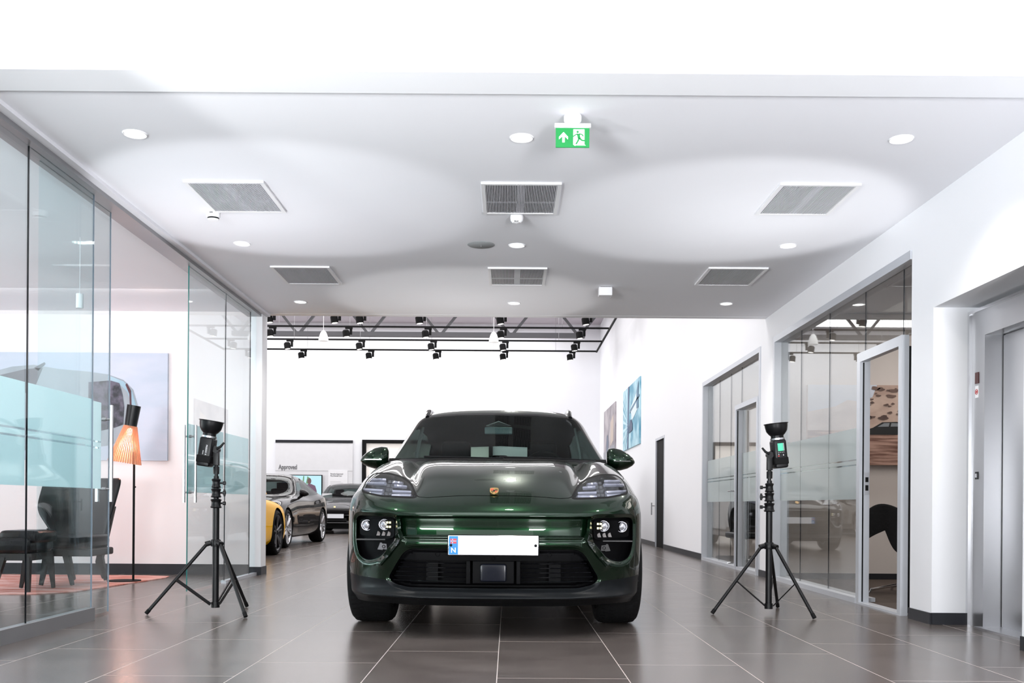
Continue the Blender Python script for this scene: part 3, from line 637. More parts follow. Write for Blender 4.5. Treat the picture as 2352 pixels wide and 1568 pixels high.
for k in range(30):
    cx_, cz_ = cx0 - .02 + random.random() * .5, .05 + random.random() * .36; s_ = .008 + random.random() * .030
    rk.append([(cx_ + s_ * 1.5 * math.cos(t) * (1 + .3 * math.sin(3 * t + k)), cz_ + s_ * .6 * math.sin(t) * (1 + .3 * math.cos(2 * t + k))) for t in [j * PI / 6 for j in range(12)]])
PIC('rocks', rk, cmat('dark_rock', (.07, .04, .035), (.15, .09, .07), (1, 1, 1), 8), -.043)
cx0 = P(1980, 1000, 10.6).x - (XO + .85)
q = lambda a: (cx0 + a[0], -.105 + a[1])
PIC('picture_car', [[q(a) for a in [(0, .01), (.02, .05), (.10, .075), (.20, .135), (.36, .14), (.50, .11), (.60, .07), (.60, .0), (.05, 0)]]], cmat('car_dark', (.008, .010, .012)), -.045)
PIC('picture_window', [[q(a) for a in [(.15, .085), (.22, .125), (.28, .127), (.27, .088)]], [q(a) for a in [(.29, .088), (.30, .127), (.38, .125), (.42, .09)]]], cmat('car_window', (.20, .22, .24)), -.047)

# coat / blanket over chair in the near office
cp = P(2030, 1200, 9.0)
ch = empty('office_chair', (cp.x, 9.0, .012), R(-21)); tag(ch, 'low office chair draped in black, inside the near office', 'chair')
seat = MB(); prof = [(-.36, .14), (-.30, .07), (-.20, .10), (-.10, .22), (.0, .40), (.06, .30), (.10, .10), (.17, -.18), (.26, -.20), (.30, .10), (.30, .33), (.22, .42)]
outer = [(-.215, .50), (-.222, .60), (-.18, .72), (-.095, .805), (.0, .825), (.12, .785), (.24, .70), (.33, .55), (.30, .38)]
inner = [(-.17, .465), (-.12, .52), (-.07, .60), (-.035, .655), (-.008, .62), (.03, .52), (.07, .42), (.12, .36), (.22, .34)]
n = 9; rows = []
for yy, sc in ((-.13, .93), (-.12, 1), (-.05, 1.02), (.05, 1.02), (.12, 1), (.13, .93)):
    ring_ = [Vector((x * sc, yy, z)) for x, z in outer] + [Vector((x * sc, yy, z)) for x, z in reversed(inner)]
    rows.append(ring_)
seat.grid(rows, True); nn = len(rows[0]); seat.f.append(tuple(range(nn))); seat.f.append(tuple(range((len(rows) - 1) * nn, len(rows) * nn)))
o = seat.build('black_shell', mat('black_wool', (.006, .006, .007), .95, bump=(40, .6, .01)), ch)
o.modifiers.new('sub', 'SUBSURF').levels = 2; o.modifiers['sub'].render_levels = 2
MB().tube([(.18, 0, .10), (.18, 0, .42)], .025, 12).build('pillar', M['chrome'], ch)
for k in range(4):
    a = R(20 + 90 * k); MB().tube([(.18, 0, .09), (.18 + .30 * math.cos(a), .30 * math.sin(a), .03), (.18 + .31 * math.cos(a), .31 * math.sin(a), .0)], .013, 8).build('leg', M['chrome'], ch)
# swivel chair in the far office
cp = P(1716, 1230, 13.0)
sw = empty('swivel_chair', (cp.x, 13.0, .012)); tag(sw, 'black swivel chair with chrome base in the far office', 'chair')
rows = []
for z, wd, yy in ((.40, .20, .0), (.46, .24, .02), (.6, .26, .05), (.75, .25, .08), (.86, .22, .11), (.90, .17, .12)):
    rows.append([Vector((wd * math.sin(t) * (1 if abs(math.sin(t)) < .99 else 1), yy - .10 * math.cos(t) * .6, z)) for t in [-PI / 2 + j * PI / 8 for j in range(9)]])
bk = MB(); bk.grid(rows); o = bk.build('backrest', M['black'], sw); md = o.modifiers.new('s', 'SOLIDIFY'); md.thickness = .05; md2 = o.modifiers.new('b', 'SUBSURF'); md2.levels = md2.render_levels = 1
B(-.25, .25, -.30, .22, .36, .45, bev=.04).build('seat', M['black'], sw)
MB().tube([(0, 0, .08), (0, 0, .37)], .028, 12).build('pillar', M['chrome'], sw)
for k in range(4):
    a = R(15 + 90 * k); MB().tube([(0, 0, .08), (.28 * math.cos(a), .28 * math.sin(a), .03), (.29 * math.cos(a), .29 * math.sin(a), 0)], .014, 8).build('leg', M['chrome'], sw)

# ------------------------------------------------------------------ lounge on the left
q0 = P(388, 812, 10.8); q1 = P(388, 1058, 10.8)
lp = empty('car_picture', (q0.x, 10.8, (q0.z + q1.z) / 2)); tag(lp, 'pale blue picture of a see-through sports car on lounge wall', 'picture')
PH = (q0.z - q1.z) / 2; PW = 2.45
B(-PW, 0, -.035, 0, -PH, PH).build('canvas', cmat('pale_blue_canvas', (.44, .50, .60), (.50, .54, .64), (1, 1, 3), 1.5), lp, smooth=False)
def LP(nm, polys, m, yo):
    mb = MB()
    for pl in polys: mb.prism(pl, 0, .002, Matrix.Translation((0, yo, 0)) @ FACE_CAM)
    return mb.build(nm, m, lp, smooth=False)
def lq(px, py): v = P(px, py, 10.78); return (v.x - q0.x, v.z - (q0.z + q1.z) / 2)
LP('car_outline', [[lq(*a) for a in [(0, 850), (30, 842), (80, 838), (140, 848), (200, 853), (250, 860), (285, 873), (307, 895), (317, 930), (318, 960), (300, 1005), (255, 1022), (200, 1030), (0, 1035)]]], cmat('body_grey', (.26, .30, .34), (.34, .38, .42), (1, 1, 1), 2), -.037)
LP('seat_shape', [[lq(*a) for a in [(0, 862), (60, 848), (100, 845), (90, 870), (75, 905), (40, 900)]], [lq(*a) for a in [(80, 845), (104, 832), (106, 836), (90, 852)]]], cmat('seat_grey', (.14, .15, .17)), -.039)
LP('tail_light', [[lq(*a) for a in [(250, 862), (285, 876), (305, 898), (314, 932), (313, 958), (302, 955), (303, 925), (294, 900), (276, 882), (250, 874)]]], cmat('glass_blue', (.22, .36, .46), (.34, .48, .56), (1, 1, 1), 3), -.039)
LP('engine_block', [[lq(*a) for a in [(205, 878), (255, 874), (276, 880), (283, 905), (287, 935), (285, 975), (262, 983), (230, 990), (205, 985)]]], cmat('engine_dark', (.010, .012, .02), (.10, .09, .13), (1, 1, 1), 14), -.041)
LP('tail_stripe', [[lq(*a) for a in [(293, 880), (303, 898), (304, 935), (300, 935), (299, 905), (290, 884)]]], cmat('stripe_dark', (.06, .01, .02)), -.041)
# rug
rug = empty('lounge_rug', (-4.6, 9.3, 0)); tag(rug, 'round-cornered pink and red rug on the lounge floor', 'rug')
poly = []
cr_ = [(-7.4, 8.35), (-3.95, 8.35), (-3.20, 10.45), (-7.4, 10.6)]
cr_ = [onz(-700, 1372, 0)[:2], onz(205, 1365, 0)[:2], onz(400, 1328, 0)[:2], (-7.6, 10.6)]
mb = MB()
pts = [Vector((-7.6, 8.28)), Vector((-4.35, 8.28)), Vector((-4.02, 8.34)), Vector((-3.80, 8.58)), Vector((-3.58, 10.2)), Vector((-3.62, 10.42)), Vector((-3.9, 10.5)), Vector((-7.6, 10.5))]
mb.prism([(v.x + 4.6, v.y - 9.3) for v in pts], 0.001, .010)
mb.build('pile', cmat('pink_pile', (.52, .17, .13), (.70, .42, .38), (.5, 1.6, 1), 5, .95), rug, smooth=False)
# floor lamp
fp = onz(285, 1336, 0)
fl = empty('floor_lamp', (fp.x, fp.y, .010)); tag(fl, 'slatted wood cone floor lamp with black top and pole', 'floor lamp')
D_ = fp.y
def FL(px, py): v = P(px, py, D_); return (v.x - fp.x, v.z - .01)
MB().lathe([(.0001, 0), (.16, 0), (.16, .008), (.0001, .010)], 36).build('base', M['blackm'], fl)
pxx, _ = FL(307, 1200); _, ptop = FL(309, 1060)
pole = MB().tube([(pxx, 0, .008), (pxx, 0, ptop + .1)], .011, 12); pole.build('pole', M['blackm'], fl)
MB().tube([(pxx, 0, FL(309, 1118)[1]), (pxx + .02, -.01, FL(309, 1118)[1])], .008, 8).build('switch_knob', M['blackm'], fl)
xa, za = FL(308, 931); xb, zb_ = FL(302, 978); xc, zc2 = FL(286, 1062)
ax = Vector((xa - xc, 0, za - zc2)).normalized(); rot = Vector((0, 0, 1)).rotation_difference(ax).to_matrix().to_4x4()
r0, r1, r2 = .066, .070, .155
l1 = (Vector((xb, 0, zb_)) - Vector((xa, 0, za))).length; l2 = (Vector((xc, 0, zc2)) - Vector((xb, 0, zb_))).length
MT = Matrix.Translation((xa, 0, za)) @ rot
MB().lathe([(r0, 0), (r1 - .012, -l1 - .02), (r1 - .018, -l1 - .02), (r0 - .006, 0)], 40, MT, True).build('black_collar', M['black'], fl)
wood = mat('birch_slat', (.62, .26, .14), .5, emit=(1.0, .36, .14), es=.02)
sl = MB(); ns = 44
for k in range(ns):
    a = 2 * PI * k / ns; mk = MT @ Matrix.Rotation(a, 4, 'Z')
    t0, t1 = .0030, .0062; ra, rb = r1 - .012, r2
    vs = [mk @ Vector(v) for v in [(ra, -t0, -l1), (ra, t0, -l1), (ra + .006, t0, -l1), (ra + .006, -t0, -l1), (rb, -t1, -l1 - l2), (rb, t1, -l1 - l2), (rb + .006, t1, -l1 - l2), (rb + .006, -t1, -l1 - l2)]]
    sl.add(vs, [(0, 1, 2, 3), (4, 7, 6, 5), (0, 4, 5, 1), (1, 5, 6, 2), (2, 6, 7, 3), (3, 7, 4, 0)])
sl.build('slatted_shade', wood, fl, smooth=False)
bulb = MB().lathe([(.0001, .04), (.02, .03), (.03, 0), (.02, -.03), (.0001, -.04)], 20, MT @ Matrix.Translation((0, 0, -l1 - .06))); bulb.build('bulb', mat('bulb_glow', (1, .8, .6), .5, emit=(1, .75, .5), es=6), fl)
d = bpy.data.lights.new('floor_lamp_glow', 'POINT'); d.energy = 16; d.color = (1, .62, .48); d.shadow_soft_size = .05
lo = bpy.data.objects.new('floor_lamp_glow', d); COL.objects.link(lo); lo.location = Vector((fp.x, fp.y, .01)) + (MT @ Matrix.Translation((0, 0, -l1 - .20))).translation
# hanging cylinder in the lounge
c0 = P(183, 692, 7.8); cy = empty('cylinder_pendant', (c0.x, c0.y, ZC)); tag(cy, 'small white cylinder lamp hanging from the lounge ceiling', 'pendant lamp')
MB().lathe([(.0001, c0.z - ZC + .06), (.028, c0.z - ZC + .06), (.028, c0.z - ZC - .055), (.0001, c0.z - ZC - .055)], 24).build('shade', M['white'], cy)
MB().tube([(0, 0, 0), (0, 0, c0.z - ZC + .06)], .002, 6).build('cord', M['white'], cy)
# lounge chair with high winged back, seen from behind, and ottoman
leather = mat('black_leather', (.006, .006, .007), .30, spec=.3, bump=(25, .25, .006)); dwood = mat('dark_stained_wood', (.020, .018, .018), .5, spec=.3)
lc = empty('lounge_chair', (P(170, 1350, 9.3).x, 9.35, .030), R(0)); tag(lc, 'black leather lounge chair with tall winged back behind glass', 'lounge chair')
xo = lc.location.x
def cc(px, py, D): v = P(px, py, D); return Vector((v.x - xo, D - 9.35, v.z - .018))
bk = MB()
rows = []
for (pl, pr, py, dD, bow) in ((127, 236, 1268, .05, .04), (122, 240, 1248, .07, .06), (113, 247, 1216, .10, .10), (88, 256, 1186, .15, .14), (83, 263, 1163, .18, .15), (94, 273, 1128, .24, .12), (101, 281, 1099, .27, .09)):
    a, b_ = cc(pl, py, 9.35 + dD), cc(pr, py, 9.35 + dD)
    rows.append([a.lerp(b_, t) + Vector((0, bow * math.sin(PI * t), 0)) for t in (0, .08, .25, .5, .75, .92, 1)])
bk.grid(rows); o = bk.build('backrest', leather, lc); md = o.modifiers.new('s', 'SOLIDIFY'); md.thickness = .045; md.offset = 0; m2 = o.modifiers.new('b', 'SUBSURF'); m2.levels = m2.render_levels = 2
sx0, sx1 = cc(100, 1250, 9.2).x, cc(228, 1250, 9.2).x
B(sx0, sx1, -.42, .12, .33, .46, bev=.055).build('seat', leather, lc)
B(sx0 + .02, sx1 + .02, -.38, .14, .26, .33, bev=.02).build('seat_frame', dwood, lc)
for (a, b_) in ((cc(110, 1290, 8.95), cc(94, 1350, 8.9)), (cc(150, 1292, 9.0), cc(166, 1359, 8.95)), (cc(226, 1285, 9.5), cc(243, 1349, 9.56)), (cc(150, 1290, 9.45), cc(170, 1330, 9.6))):
    b_ = Vector((b_.x, b_.y, .0)); a = Vector((a.x, a.y, .32)); MB().tube([a, b_], [.042, .02], 4).build('leg', dwood, lc, smooth=False)
for pth in ([(262, 1165), (248, 1215), (236, 1258), (228, 1292), (240, 1330)], [(112, 1215), (118, 1240), (124, 1270)]):
    MB().tube([cc(x_, y_, 9.60) for x_, y_ in pth], [.022, .034, .042, .040, .026][:len(pth)], 4).build('side_rail', dwood, lc, smooth=False)
ot = empty('ottoman', (P(60, 1340, 8.6).x, 8.6, .014)); tag(ot, 'black leather ottoman with splayed dark legs behind leftmost glass', 'ottoman')
xo = ot.location.x
x0, x1 = P(6, 1250, 8.6).x - xo, P(98, 1250, 8.6).x - xo
B(x0, x1, -.24, .24, .33, .47, bev=.065).build('cushion', leather, ot)
B(x0 + .06, x1 + .05, -.20, .20, .42, .53, bev=.05).build('top_pad', leather, ot)
B(x0 + .05, x1, -.2, .2, .27, .33).build('frame', dwood, ot, smooth=False)
for (xx, yy) in ((x0 + .10, -.18), (x1 - .04, -.18), (x0 + .12, .2), (x1 - .03, .2)):
    dx = -.07 if xx < (x0 + x1) / 2 else .02
    MB().tube([(xx, yy, .30), (xx + dx, yy * 1.15, 0)], [.036, .018], 4).build('leg', dwood, ot, smooth=False)

# ------------------------------------------------------------------ light stands with flash heads
def light_stand(label, cx, cy, feet, knob_side):
    st = empty('light_stand', (cx, cy, 0)); tag(st, label, 'light stand', 'black light stands with flash heads')
    zb_, zcol = .045, .49
    MB().tube([(0, 0, zb_), (0, 0, .80)], .0235, 20).build('lower_tube', M['black'], st)
    MB().tube([(0, 0, .78), (0, 0, .985)], .019, 20).build('middle_tube', M['black'], st)
    MB().tube([(0, 0, .93), (0, 0, 1.07)], .013, 16).build('upper_tube', M['black'], st)
    MB().lathe([(.0001, .48), (.034, .48), (.036, .49), (.036, .52), (.030, .53), (.0001, .53)], 24).build('top_collar', M['black'], st)
    MB().lathe([(.0001, .04), (.030, .04), (.030, .08), (.0001, .08)], 24).build('bottom_collar', M['black'], st)
    for i, f in enumerate(feet):
        f = Vector((f[0] - cx, f[1] - cy, .010)); d = Vector((f.x, f.y, 0)).normalized(); top = d * .055 + Vector((0, 0, .505))
        lg = MB().tube([top, f], .0125, 14).build('leg', M['black'], st)
        e = (f - top).normalized(); MB().tube([f - e * .035, f], .0145, 14).build('foot_cap', M['blackm'], lg)
        MB().tube([top - d * .02, top + d * .018 + Vector((0, 0, -.01))], .019, 12).build('hinge', M['black'], lg)
        m_ = top.lerp(f, .52); bt = d * .035 + Vector((0, 0, .065)); sd = Vector((-d.y, d.x, 0)) * .012
        MB().box(0, (m_ - bt).length, -.011, .011, -.004, .004, Matrix.Translation(bt + sd) @ Vector((1, 0, 0)).rotation_difference((m_ - bt).normalized()).to_matrix().to_4x4()).build('brace', M['black'], st, smooth=False)
    for z, r in ((.79, .034), (.865, .031), (.935, .028)):
        MB().lathe([(.0001, z - .035), (r, z - .035), (r * 1.22, z - .028), (r, z - .018), (r * .92, z + .004), (r, z + .015), (r * 1.18, z + .024), (r * .95, z + .032), (.0001, z + .032)], 18).build('clamp_collar', M['black'], st)
        s_ = knob_side
        k = MB().tube([(s_ * .02, 0, z), (s_ * .052, 0, z)], .007, 10).tube([(s_ * .050, 0, z - .0), (s_ * .068, 0, z)], .014, 8)
        if z == .865: k.box(s_ * .06 - .006, s_ * .06 + .006, -.01, .01, z - .026, z + .026, bev=.005)
        k.build('knob', M['black'], st)
    # flash head
    s_ = knob_side; tilt = R(-8.5 if knob_side > 0 else -6) * s_
    MB().lathe([(.0001, 1.0), (.021, 1.0), (.022, 1.05), (.019, 1.055), (.0001, 1.055)], 20).build('spigot_socket', M['black'], st)
    MB().box(-.020, .020, -.020, .020, 1.06, 1.17, bev=.006).build('swivel_bracket', M['black'], st)
    MB().lathe([(.0001, -.028), (.024, -.028), (.024, .028), (.0001, .028)], 20, Matrix.Translation((0, 0, 1.175)) @ Matrix.Rotation(R(90), 4, 'X')).build('swivel_joint', M['black'], st)
    MB().tube([(s_ * .01, -.03, 1.18), (s_ * .04, -.035, 1.195), (s_ * .065, -.035, 1.225)], [.010, .009, .007], 10).build('tilt_lever', M['black'], st)
    hd = empty('flash_head', (-s_ * .066, 0, 1.19 - .012 * s_)); hd.rotation_euler = (R(0), -tilt, 0); hd.parent = st
    MB().box(-.048, .048, -.06, .06, -.125, .085, bev=.018).build('casing', M['black'], hd)
    MB().box(-.052, .052, -.064, .064, -.10, -.045, bev=.012).build('battery_pack', M['blackm'], hd)
    MB().tube([(s_ * .03, 0, 0), (s_ * .075, 0, -.012)], .016, 12).build('mount_arm', M['black'], hd)
    MB().lathe([(.0001, .084), (.052, .084), (.053, .097), (.0001, .097)], 32).build('silver_ring', M['alu'], hd)
    rf = MB().lathe([(.046, .097), (.046, .115), (.060, .128), (.075, .15), (.081, .18), (.083, .20), (.089, .203), (.089, .207), (.080, .207), (.077, .18), (.069, .152), (.05, .13), (.0001, .125)], 48).build('reflector', M['black'], hd)
    if s_ < 0:
        MB().box(-.036, .036, -.0615, -.060, -.055, .068, bev=.0007).build('control_panel', M['blackg'], hd)
        MB().box(-.020, .018, -.0630, -.0615, .0, .056).build('display', mat('green_display', (.05, .5, .3), .3, emit=(.05, .60, .22), es=.7), hd, smooth=False)
        MB().box(.020, .026, -.0630, -.0615, .0, .056).build('display_edge', mat('grey_display', (.25, .3, .3), .3, emit=(.2, .3, .3), es=.5), hd, smooth=False)
        bt = MB()
        for xx in (-.018, -.006, .008, .020):
            bt.box(xx - .002, xx + .002, -.0632, -.0615, -.012, -.008)
        bt.box(-.020, -.016, -.0632, -.0615, -.028, -.020).box(.014, .018, -.0632, -.0615, -.036, -.026)
        bt.build('buttons', M['white'], hd, smooth=False)
        MB().box(-.024, -.014, -.0634, -.0615, -.040, -.033).build('power_button', M['red'], hd, smooth=False)
    else:
        text_mesh('side_lettering', 'FREEDO X', .016, M['white'], hd, Matrix.Translation((.006, -.0605, .030)) @ FACE_CAM @ Matrix.Rotation(R(-90), 4, 'Z'), .0004)
        text_mesh('small_lettering', 'Godox', .010, M['white'], hd, Matrix.Translation((-.012, -.0605, -.012)) @ FACE_CAM @ Matrix.Rotation(R(-90), 4, 'Z'), .0004)
        g_ = MB()
        for k in range(6): g_.box(-.038, -.018, -.0612, -.060, -.035 + k * .010, -.032 + k * .010)
        g_.build('cooling_slots', M['blackm'], hd, smooth=False)
    g_ = MB()
    for k in range(8): g_.box(s_ * .048 - .004, s_ * .048 + .004, -.03, .03, .0 + k * .009, .004 + k * .009)
    g_.build('cooling_fins', M['blackm'], hd, smooth=False)
    bpy.context.view_layer.update()
    top = st.matrix_world @ Matrix.Translation(hd.location) @ hd.rotation_euler.to_matrix().to_4x4()
    return st, top @ Vector((0, 0, .16)), (top.to_3x3() @ Vector((0, 0, 1))).normalized()
s1, hp1, hv1 = light_stand('black light stand left of the car, seen from its lettered side', -2.105, 7.02, [(-2.545, 6.86), (-1.805, 6.72), (-1.985, 7.42)], 1)
s2, hp2, hv2 = light_stand('black light stand right of the car, its head showing green display', 1.925, 7.2, [(1.495, 7.14), (2.165, 6.88), (2.12, 7.66)], -1)
spot('flash_lamp', hp1 + hv1 * .06, hp1 + hv1 * 2 + Vector((.10, 0, 0)), 58, 86, .22, .05, (.95, .96, 1))
spot('flash_lamp', hp2 + hv2 * .06, hp2 + hv2 * 2 + Vector((-.10, 0, 0)), 55, 86, .25, .05, (.97, .98, 1))
spot('flash_lamp', (-.45, 10.25, 1.35), (-.45, 10.15, 2.9), 40, 88, .25, .04, (1, .98, .96))  # assumed unseen flash behind the car, placed for the far ceiling pool
spot('flash_lamp', (-2.1, 3.2, 1.25), (.9, 3.75, 2.91), 120, 118, .15, .05, (.98, 1, 1))  # assumed out-of-frame flash at left, placed for the bright near ceiling

# ------------------------------------------------------------------ surface tools for the cars
def subsurf(verts, faces, level, fit=5):
    V0 = np.array(verts, float); C = V0.copy()
    me = bpy.data.meshes.new('tmp'); me.from_pydata([tuple(v) for v in C], [], faces)
    o = bpy.data.objects.new('tmp', me); COL.objects.link(o); md = o.modifiers.new('s', 'SUBSURF'); md.boundary_smooth = 'PRESERVE_CORNERS'
    def ev(lv):
        md.levels = lv; me.update(); o.update_tag(); bpy.context.view_layer.update()
        e = o.evaluated_get(bpy.context.evaluated_depsgraph_get()).to_mesh()
        P_ = np.empty(len(e.vertices) * 3); e.vertices.foreach_get('co', P_); P_ = P_.reshape(-1, 3)
        q = np.empty(len(e.loops), int); e.loops.foreach_get('vertex_index', q)
        o.evaluated_get(bpy.context.evaluated_depsgraph_get()).to_mesh_clear(); return P_, q.reshape(-1, 4)
    for _ in range(fit):
        P_, q = ev(2); C += (V0 - P_[:len(C)]) * .85; me.vertices.foreach_set('co', C.ravel())
    P_, q = ev(level)
    bpy.data.objects.remove(o); bpy.data.meshes.remove(me)
    T = np.vstack([q[:, [0, 1, 2]], q[:, [0, 2, 3]]]); return P_, T
def vnormals(V, T):
    n = np.cross(V[T[:, 1]] - V[T[:, 0]], V[T[:, 2]] - V[T[:, 0]]); N = np.zeros_like(V)
    for k in range(3): np.add.at(N, T[:, k], n)
    return N / (np.linalg.norm(N, axis=1, keepdims=True) + 1e-12)
def orient(V, T, ax, sgn):
    N = vnormals(V, T); k = np.argmax(V[:, ax] * sgn)
    if N[k, ax] * sgn < 0: T = T[:, ::-1]; N = -N
    return T, N
def mirror(V, T):
    V2 = V.copy(); V2[:, 0] *= -1; A = np.vstack([V, V2]); TT = np.vstack([T, T[:, ::-1] + len(V)])
    key = np.round(A, 5); u, idx, inv = np.unique(key, axis=0, return_index=True, return_inverse=True); inv = inv.ravel()
    T3 = inv[TT]; ok = (T3[:, 0] != T3[:, 1]) & (T3[:, 1] != T3[:, 2]) & (T3[:, 0] != T3[:, 2]); return A[idx], T3[ok]
def cut(V, N, T, val):
    """split triangles along val = 0; returns V, N, tris with val < 0, tris with val > 0, cut edges"""
    val = np.where(np.abs(val) < 1e-6, 1e-6, val); s = val > 0; c = s[T].sum(1)
    Tn = [T[c == 0]]; Tp = [T[c == 3]]; mix = T[(c == 1) | (c == 2)]
    if len(mix) == 0: return V, N, Tn[0], Tp[0], np.zeros((0, 2), int)
    sm = s[mix]; lone = np.where(sm.sum(1) == 1, sm.argmax(1), (~sm).argmax(1))
    r_ = np.arange(len(mix)); a = mix[r_, lone]; b = mix[r_, (lone + 1) % 3]; c_ = mix[r_, (lone + 2) % 3]
    e = np.vstack([np.stack([a, b], 1), np.stack([a, c_], 1)]); es = np.sort(e, 1); u, inv = np.unique(es, axis=0, return_inverse=True); inv = inv.ravel()
    t = val[u[:, 0]] / (val[u[:, 0]] - val[u[:, 1]]); t = t[:, None]
    nv = V[u[:, 0]] * (1 - t) + V[u[:, 1]] * t; nn = N[u[:, 0]] * (1 - t) + N[u[:, 1]] * t; nn /= np.linalg.norm(nn, axis=1, keepdims=True) + 1e-12
    k = len(V); ab = inv[:len(a)] + k; ac = inv[len(a):] + k
    V = np.vstack([V, nv]); N = np.vstack([N, nn])
    t1 = np.stack([a, ab, ac], 1); t2 = np.stack([ab, b, c_], 1); t3 = np.stack([ab, c_, ac], 1); la = s[a]
    Tp += [t1[la], t2[~la], t3[~la]]; Tn += [t1[~la], t2[la], t3[la]]
    return V, N, np.vstack(Tn), np.vstack(Tp), np.stack([ab, ac], 1)
def cutv(V, N, T, fn):
    V2, N2, Tn, Tp, E = cut(V, N, T, fn(V)); return V2, N2, Tn, Tp, E
def sdf(poly, x, z):
    poly = np.array(poly, float); d = np.full(x.shape, 1e9); ins = np.zeros(x.shape, bool); n = len(poly)
    for i in range(n):
        a, b = poly[i], poly[(i + 1) % n]; e = b - a; wx, wz = x - a[0], z - a[1]
        t = np.clip((wx * e[0] + wz * e[1]) / (e @ e + 1e-12), 0, 1); d = np.minimum(d, np.hypot(wx - t * e[0], wz - t * e[1]))
        c1 = (a[1] <= z) != (b[1] <= z); xx = a[0] + (z - a[1]) / (b[1] - a[1] + 1e-15) * e[0]; ins ^= c1 & (x < xx)
    return np.where(ins, -d, d)
def round_poly(poly, r, n=5):
    out = []; m = len(poly)
    for i in range(m):
        p, a, b = Vector(poly[i]), Vector(poly[i - 1]), Vector(poly[(i + 1) % m])
        u, v = (a - p), (b - p); ru = min(r, u.length * .45); rv = min(r, v.length * .45); s, e = p + u.normalized() * ru, p + v.normalized() * rv
        for k in range(n + 1):
            t = k / n; out.append(tuple((1 - t) ** 2 * s + 2 * t * (1 - t) * p + t * t * e))
    return out
def tri_obj(name, V, T, material, parent, N=None, offset=None):
    u, inv = np.unique(T, return_inverse=True); VV = V[u]; TT = inv.reshape(-1, 3)
    if offset is not None: VV = VV + offset
    me = bpy.data.meshes.new(name); me.vertices.add(len(VV)); me.vertices.foreach_set('co', VV.ravel())
    me.loops.add(len(TT) * 3); me.polygons.add(len(TT)); me.loops.foreach_set('vertex_index', TT.ravel().astype(np.int32))
    me.polygons.foreach_set('loop_start', np.arange(0, len(TT) * 3, 3, dtype=np.int32)); me.polygons.foreach_set('loop_total', np.full(len(TT), 3, np.int32))
    me.update(calc_edges=True); me.validate(); me.shade_smooth()
    if N is not None and len(me.vertices) == len(u): me.normals_split_custom_set_from_vertices([tuple(v) for v in N[u]])
    me.materials.append(material); o = bpy.data.objects.new(name, me); COL.objects.link(o); o.parent = parent; return o
def walls(V, E, vec):
    """ribbon from cut edges pushed by vec, as MB"""
    mb = MB(); a = V[E[:, 0]]; b = V[E[:, 1]]; vec = np.array(vec)
    for p, q in zip(a, b): mb.add([p, q, q + vec, p + vec], [(0, 1, 2, 3)])
    return mb
def paint(name, base, flake=.55, metal=.55, rough=.32, coat=1.0):
    m = mat(name, base, rough, metal, spec=.15, coat=coat, coat_r=.02, cior=1.4, noise=(900, .18)); return m

def tyre(mbr, r, w, rr):
    return [(rr, -w * .40), (rr + .012, -w * .46), (rr + (r - rr) * .5, -w * .5), (r - .028, -w * .47), (r - .008, -w * .40), (r, -w * .28), (r, w * .28), (r - .008, w * .40), (r - .028, w * .47), (rr + (r - rr) * .5, w * .5), (rr + .012, w * .46), (rr, w * .40)]
def wheel(parent, x, y, r, w_, rr, spokes=5, rimcol=None, two=True):
    """x side (sign = outward)"""
    s = 1 if x > 0 else -1
    wh = empty('wheel', (x, y, r)); wh.parent = parent; wh.rotation_euler = (0, R(90) * s, 0)
    t = MB().lathe(tyre(None, r, w_, rr), 64)
    gr_ = t.build('tyre', M['rubber'], wh)
    tr_ = MB()
    for k in range(60):
        a = 2 * PI * k / 60
        for (h0, h1, sk) in ((-w_ * .40, -w_ * .14, .05), (w_ * .14, w_ * .40, -.05)):
            mk = Matrix.Rotation(a, 4, 'Z'); tr_.add([mk @ Matrix.Rotation(sk * (h - h0) / (h1 - h0) + dd, 4, 'Z') @ Vector((r + .0015 - (abs(h) > w_ * .3) * .004, 0, h)) for h, dd in ((h0, -.012), (h0, .012), (h1, .012), (h1, -.012))], [(0, 1, 2, 3)])
    tag(tr_.build('tread', M['black'], gr_, smooth=False), kind='stuff')
    rm = MB().lathe([(rr + .004, -w_ * .42), (rr - .012, -w_ * .38), (rr - .02, 0), (rr - .012, w_ * .36), (rr + .004, w_ * .44), (rr + .010, w_ * .45), (rr + .012, w_ * .40)], 48)
    rm.build('rim', rimcol, wh)
    sp = MB()
    for k in range(spokes):
        for dd in ((-.16, .16) if two else (0,)):
            a0 = 2 * PI * k / spokes; a1 = a0 + dd
            p0 = Vector((.05 * math.cos(a0 + dd * .8), .05 * math.sin(a0 + dd * .8), w_ * .30)); p1 = Vector(((rr - .008) * math.cos(a1), (rr - .008) * math.sin(a1), w_ * .40))
            sp.tube([p0, p0.lerp(p1, .5) + Vector((0, 0, .006)), p1], [.024, .016, .018], 6)
    sp.lathe([(.0001, w_ * .36), (.035, w_ * .35), (.062, w_ * .28), (.06, 0)], 24)
    sp.build('spokes', rimcol, wh)
    MB().lathe([(.0001, -.02), (rr * .74, -.02), (rr * .74, 0), (.0001, 0)], 36).build('brake_disc', M['alud'], wh)
    MB().box(rr * .38, rr * .72, -.07, .07, -.03, .03, bev=.01).build('brake_caliper', mat('caliper', (.03, .03, .03), .4) if 'caliper' not in bpy.data.materials else bpy.data.materials['caliper'], wh)
    return wh
rim_dark = mat('rim_dark', (.05, .05, .055), .3, .8); rim_silver = mat('rim_silver', (.55, .55, .57), .25, .9)
car_glass = glass_mat('car_glass', (.28, .34, .33), .03, .5, 4.5); wind_glass = glass_mat('windscreen_glass', (.42, .51, .48), .016, .42, 4.5)
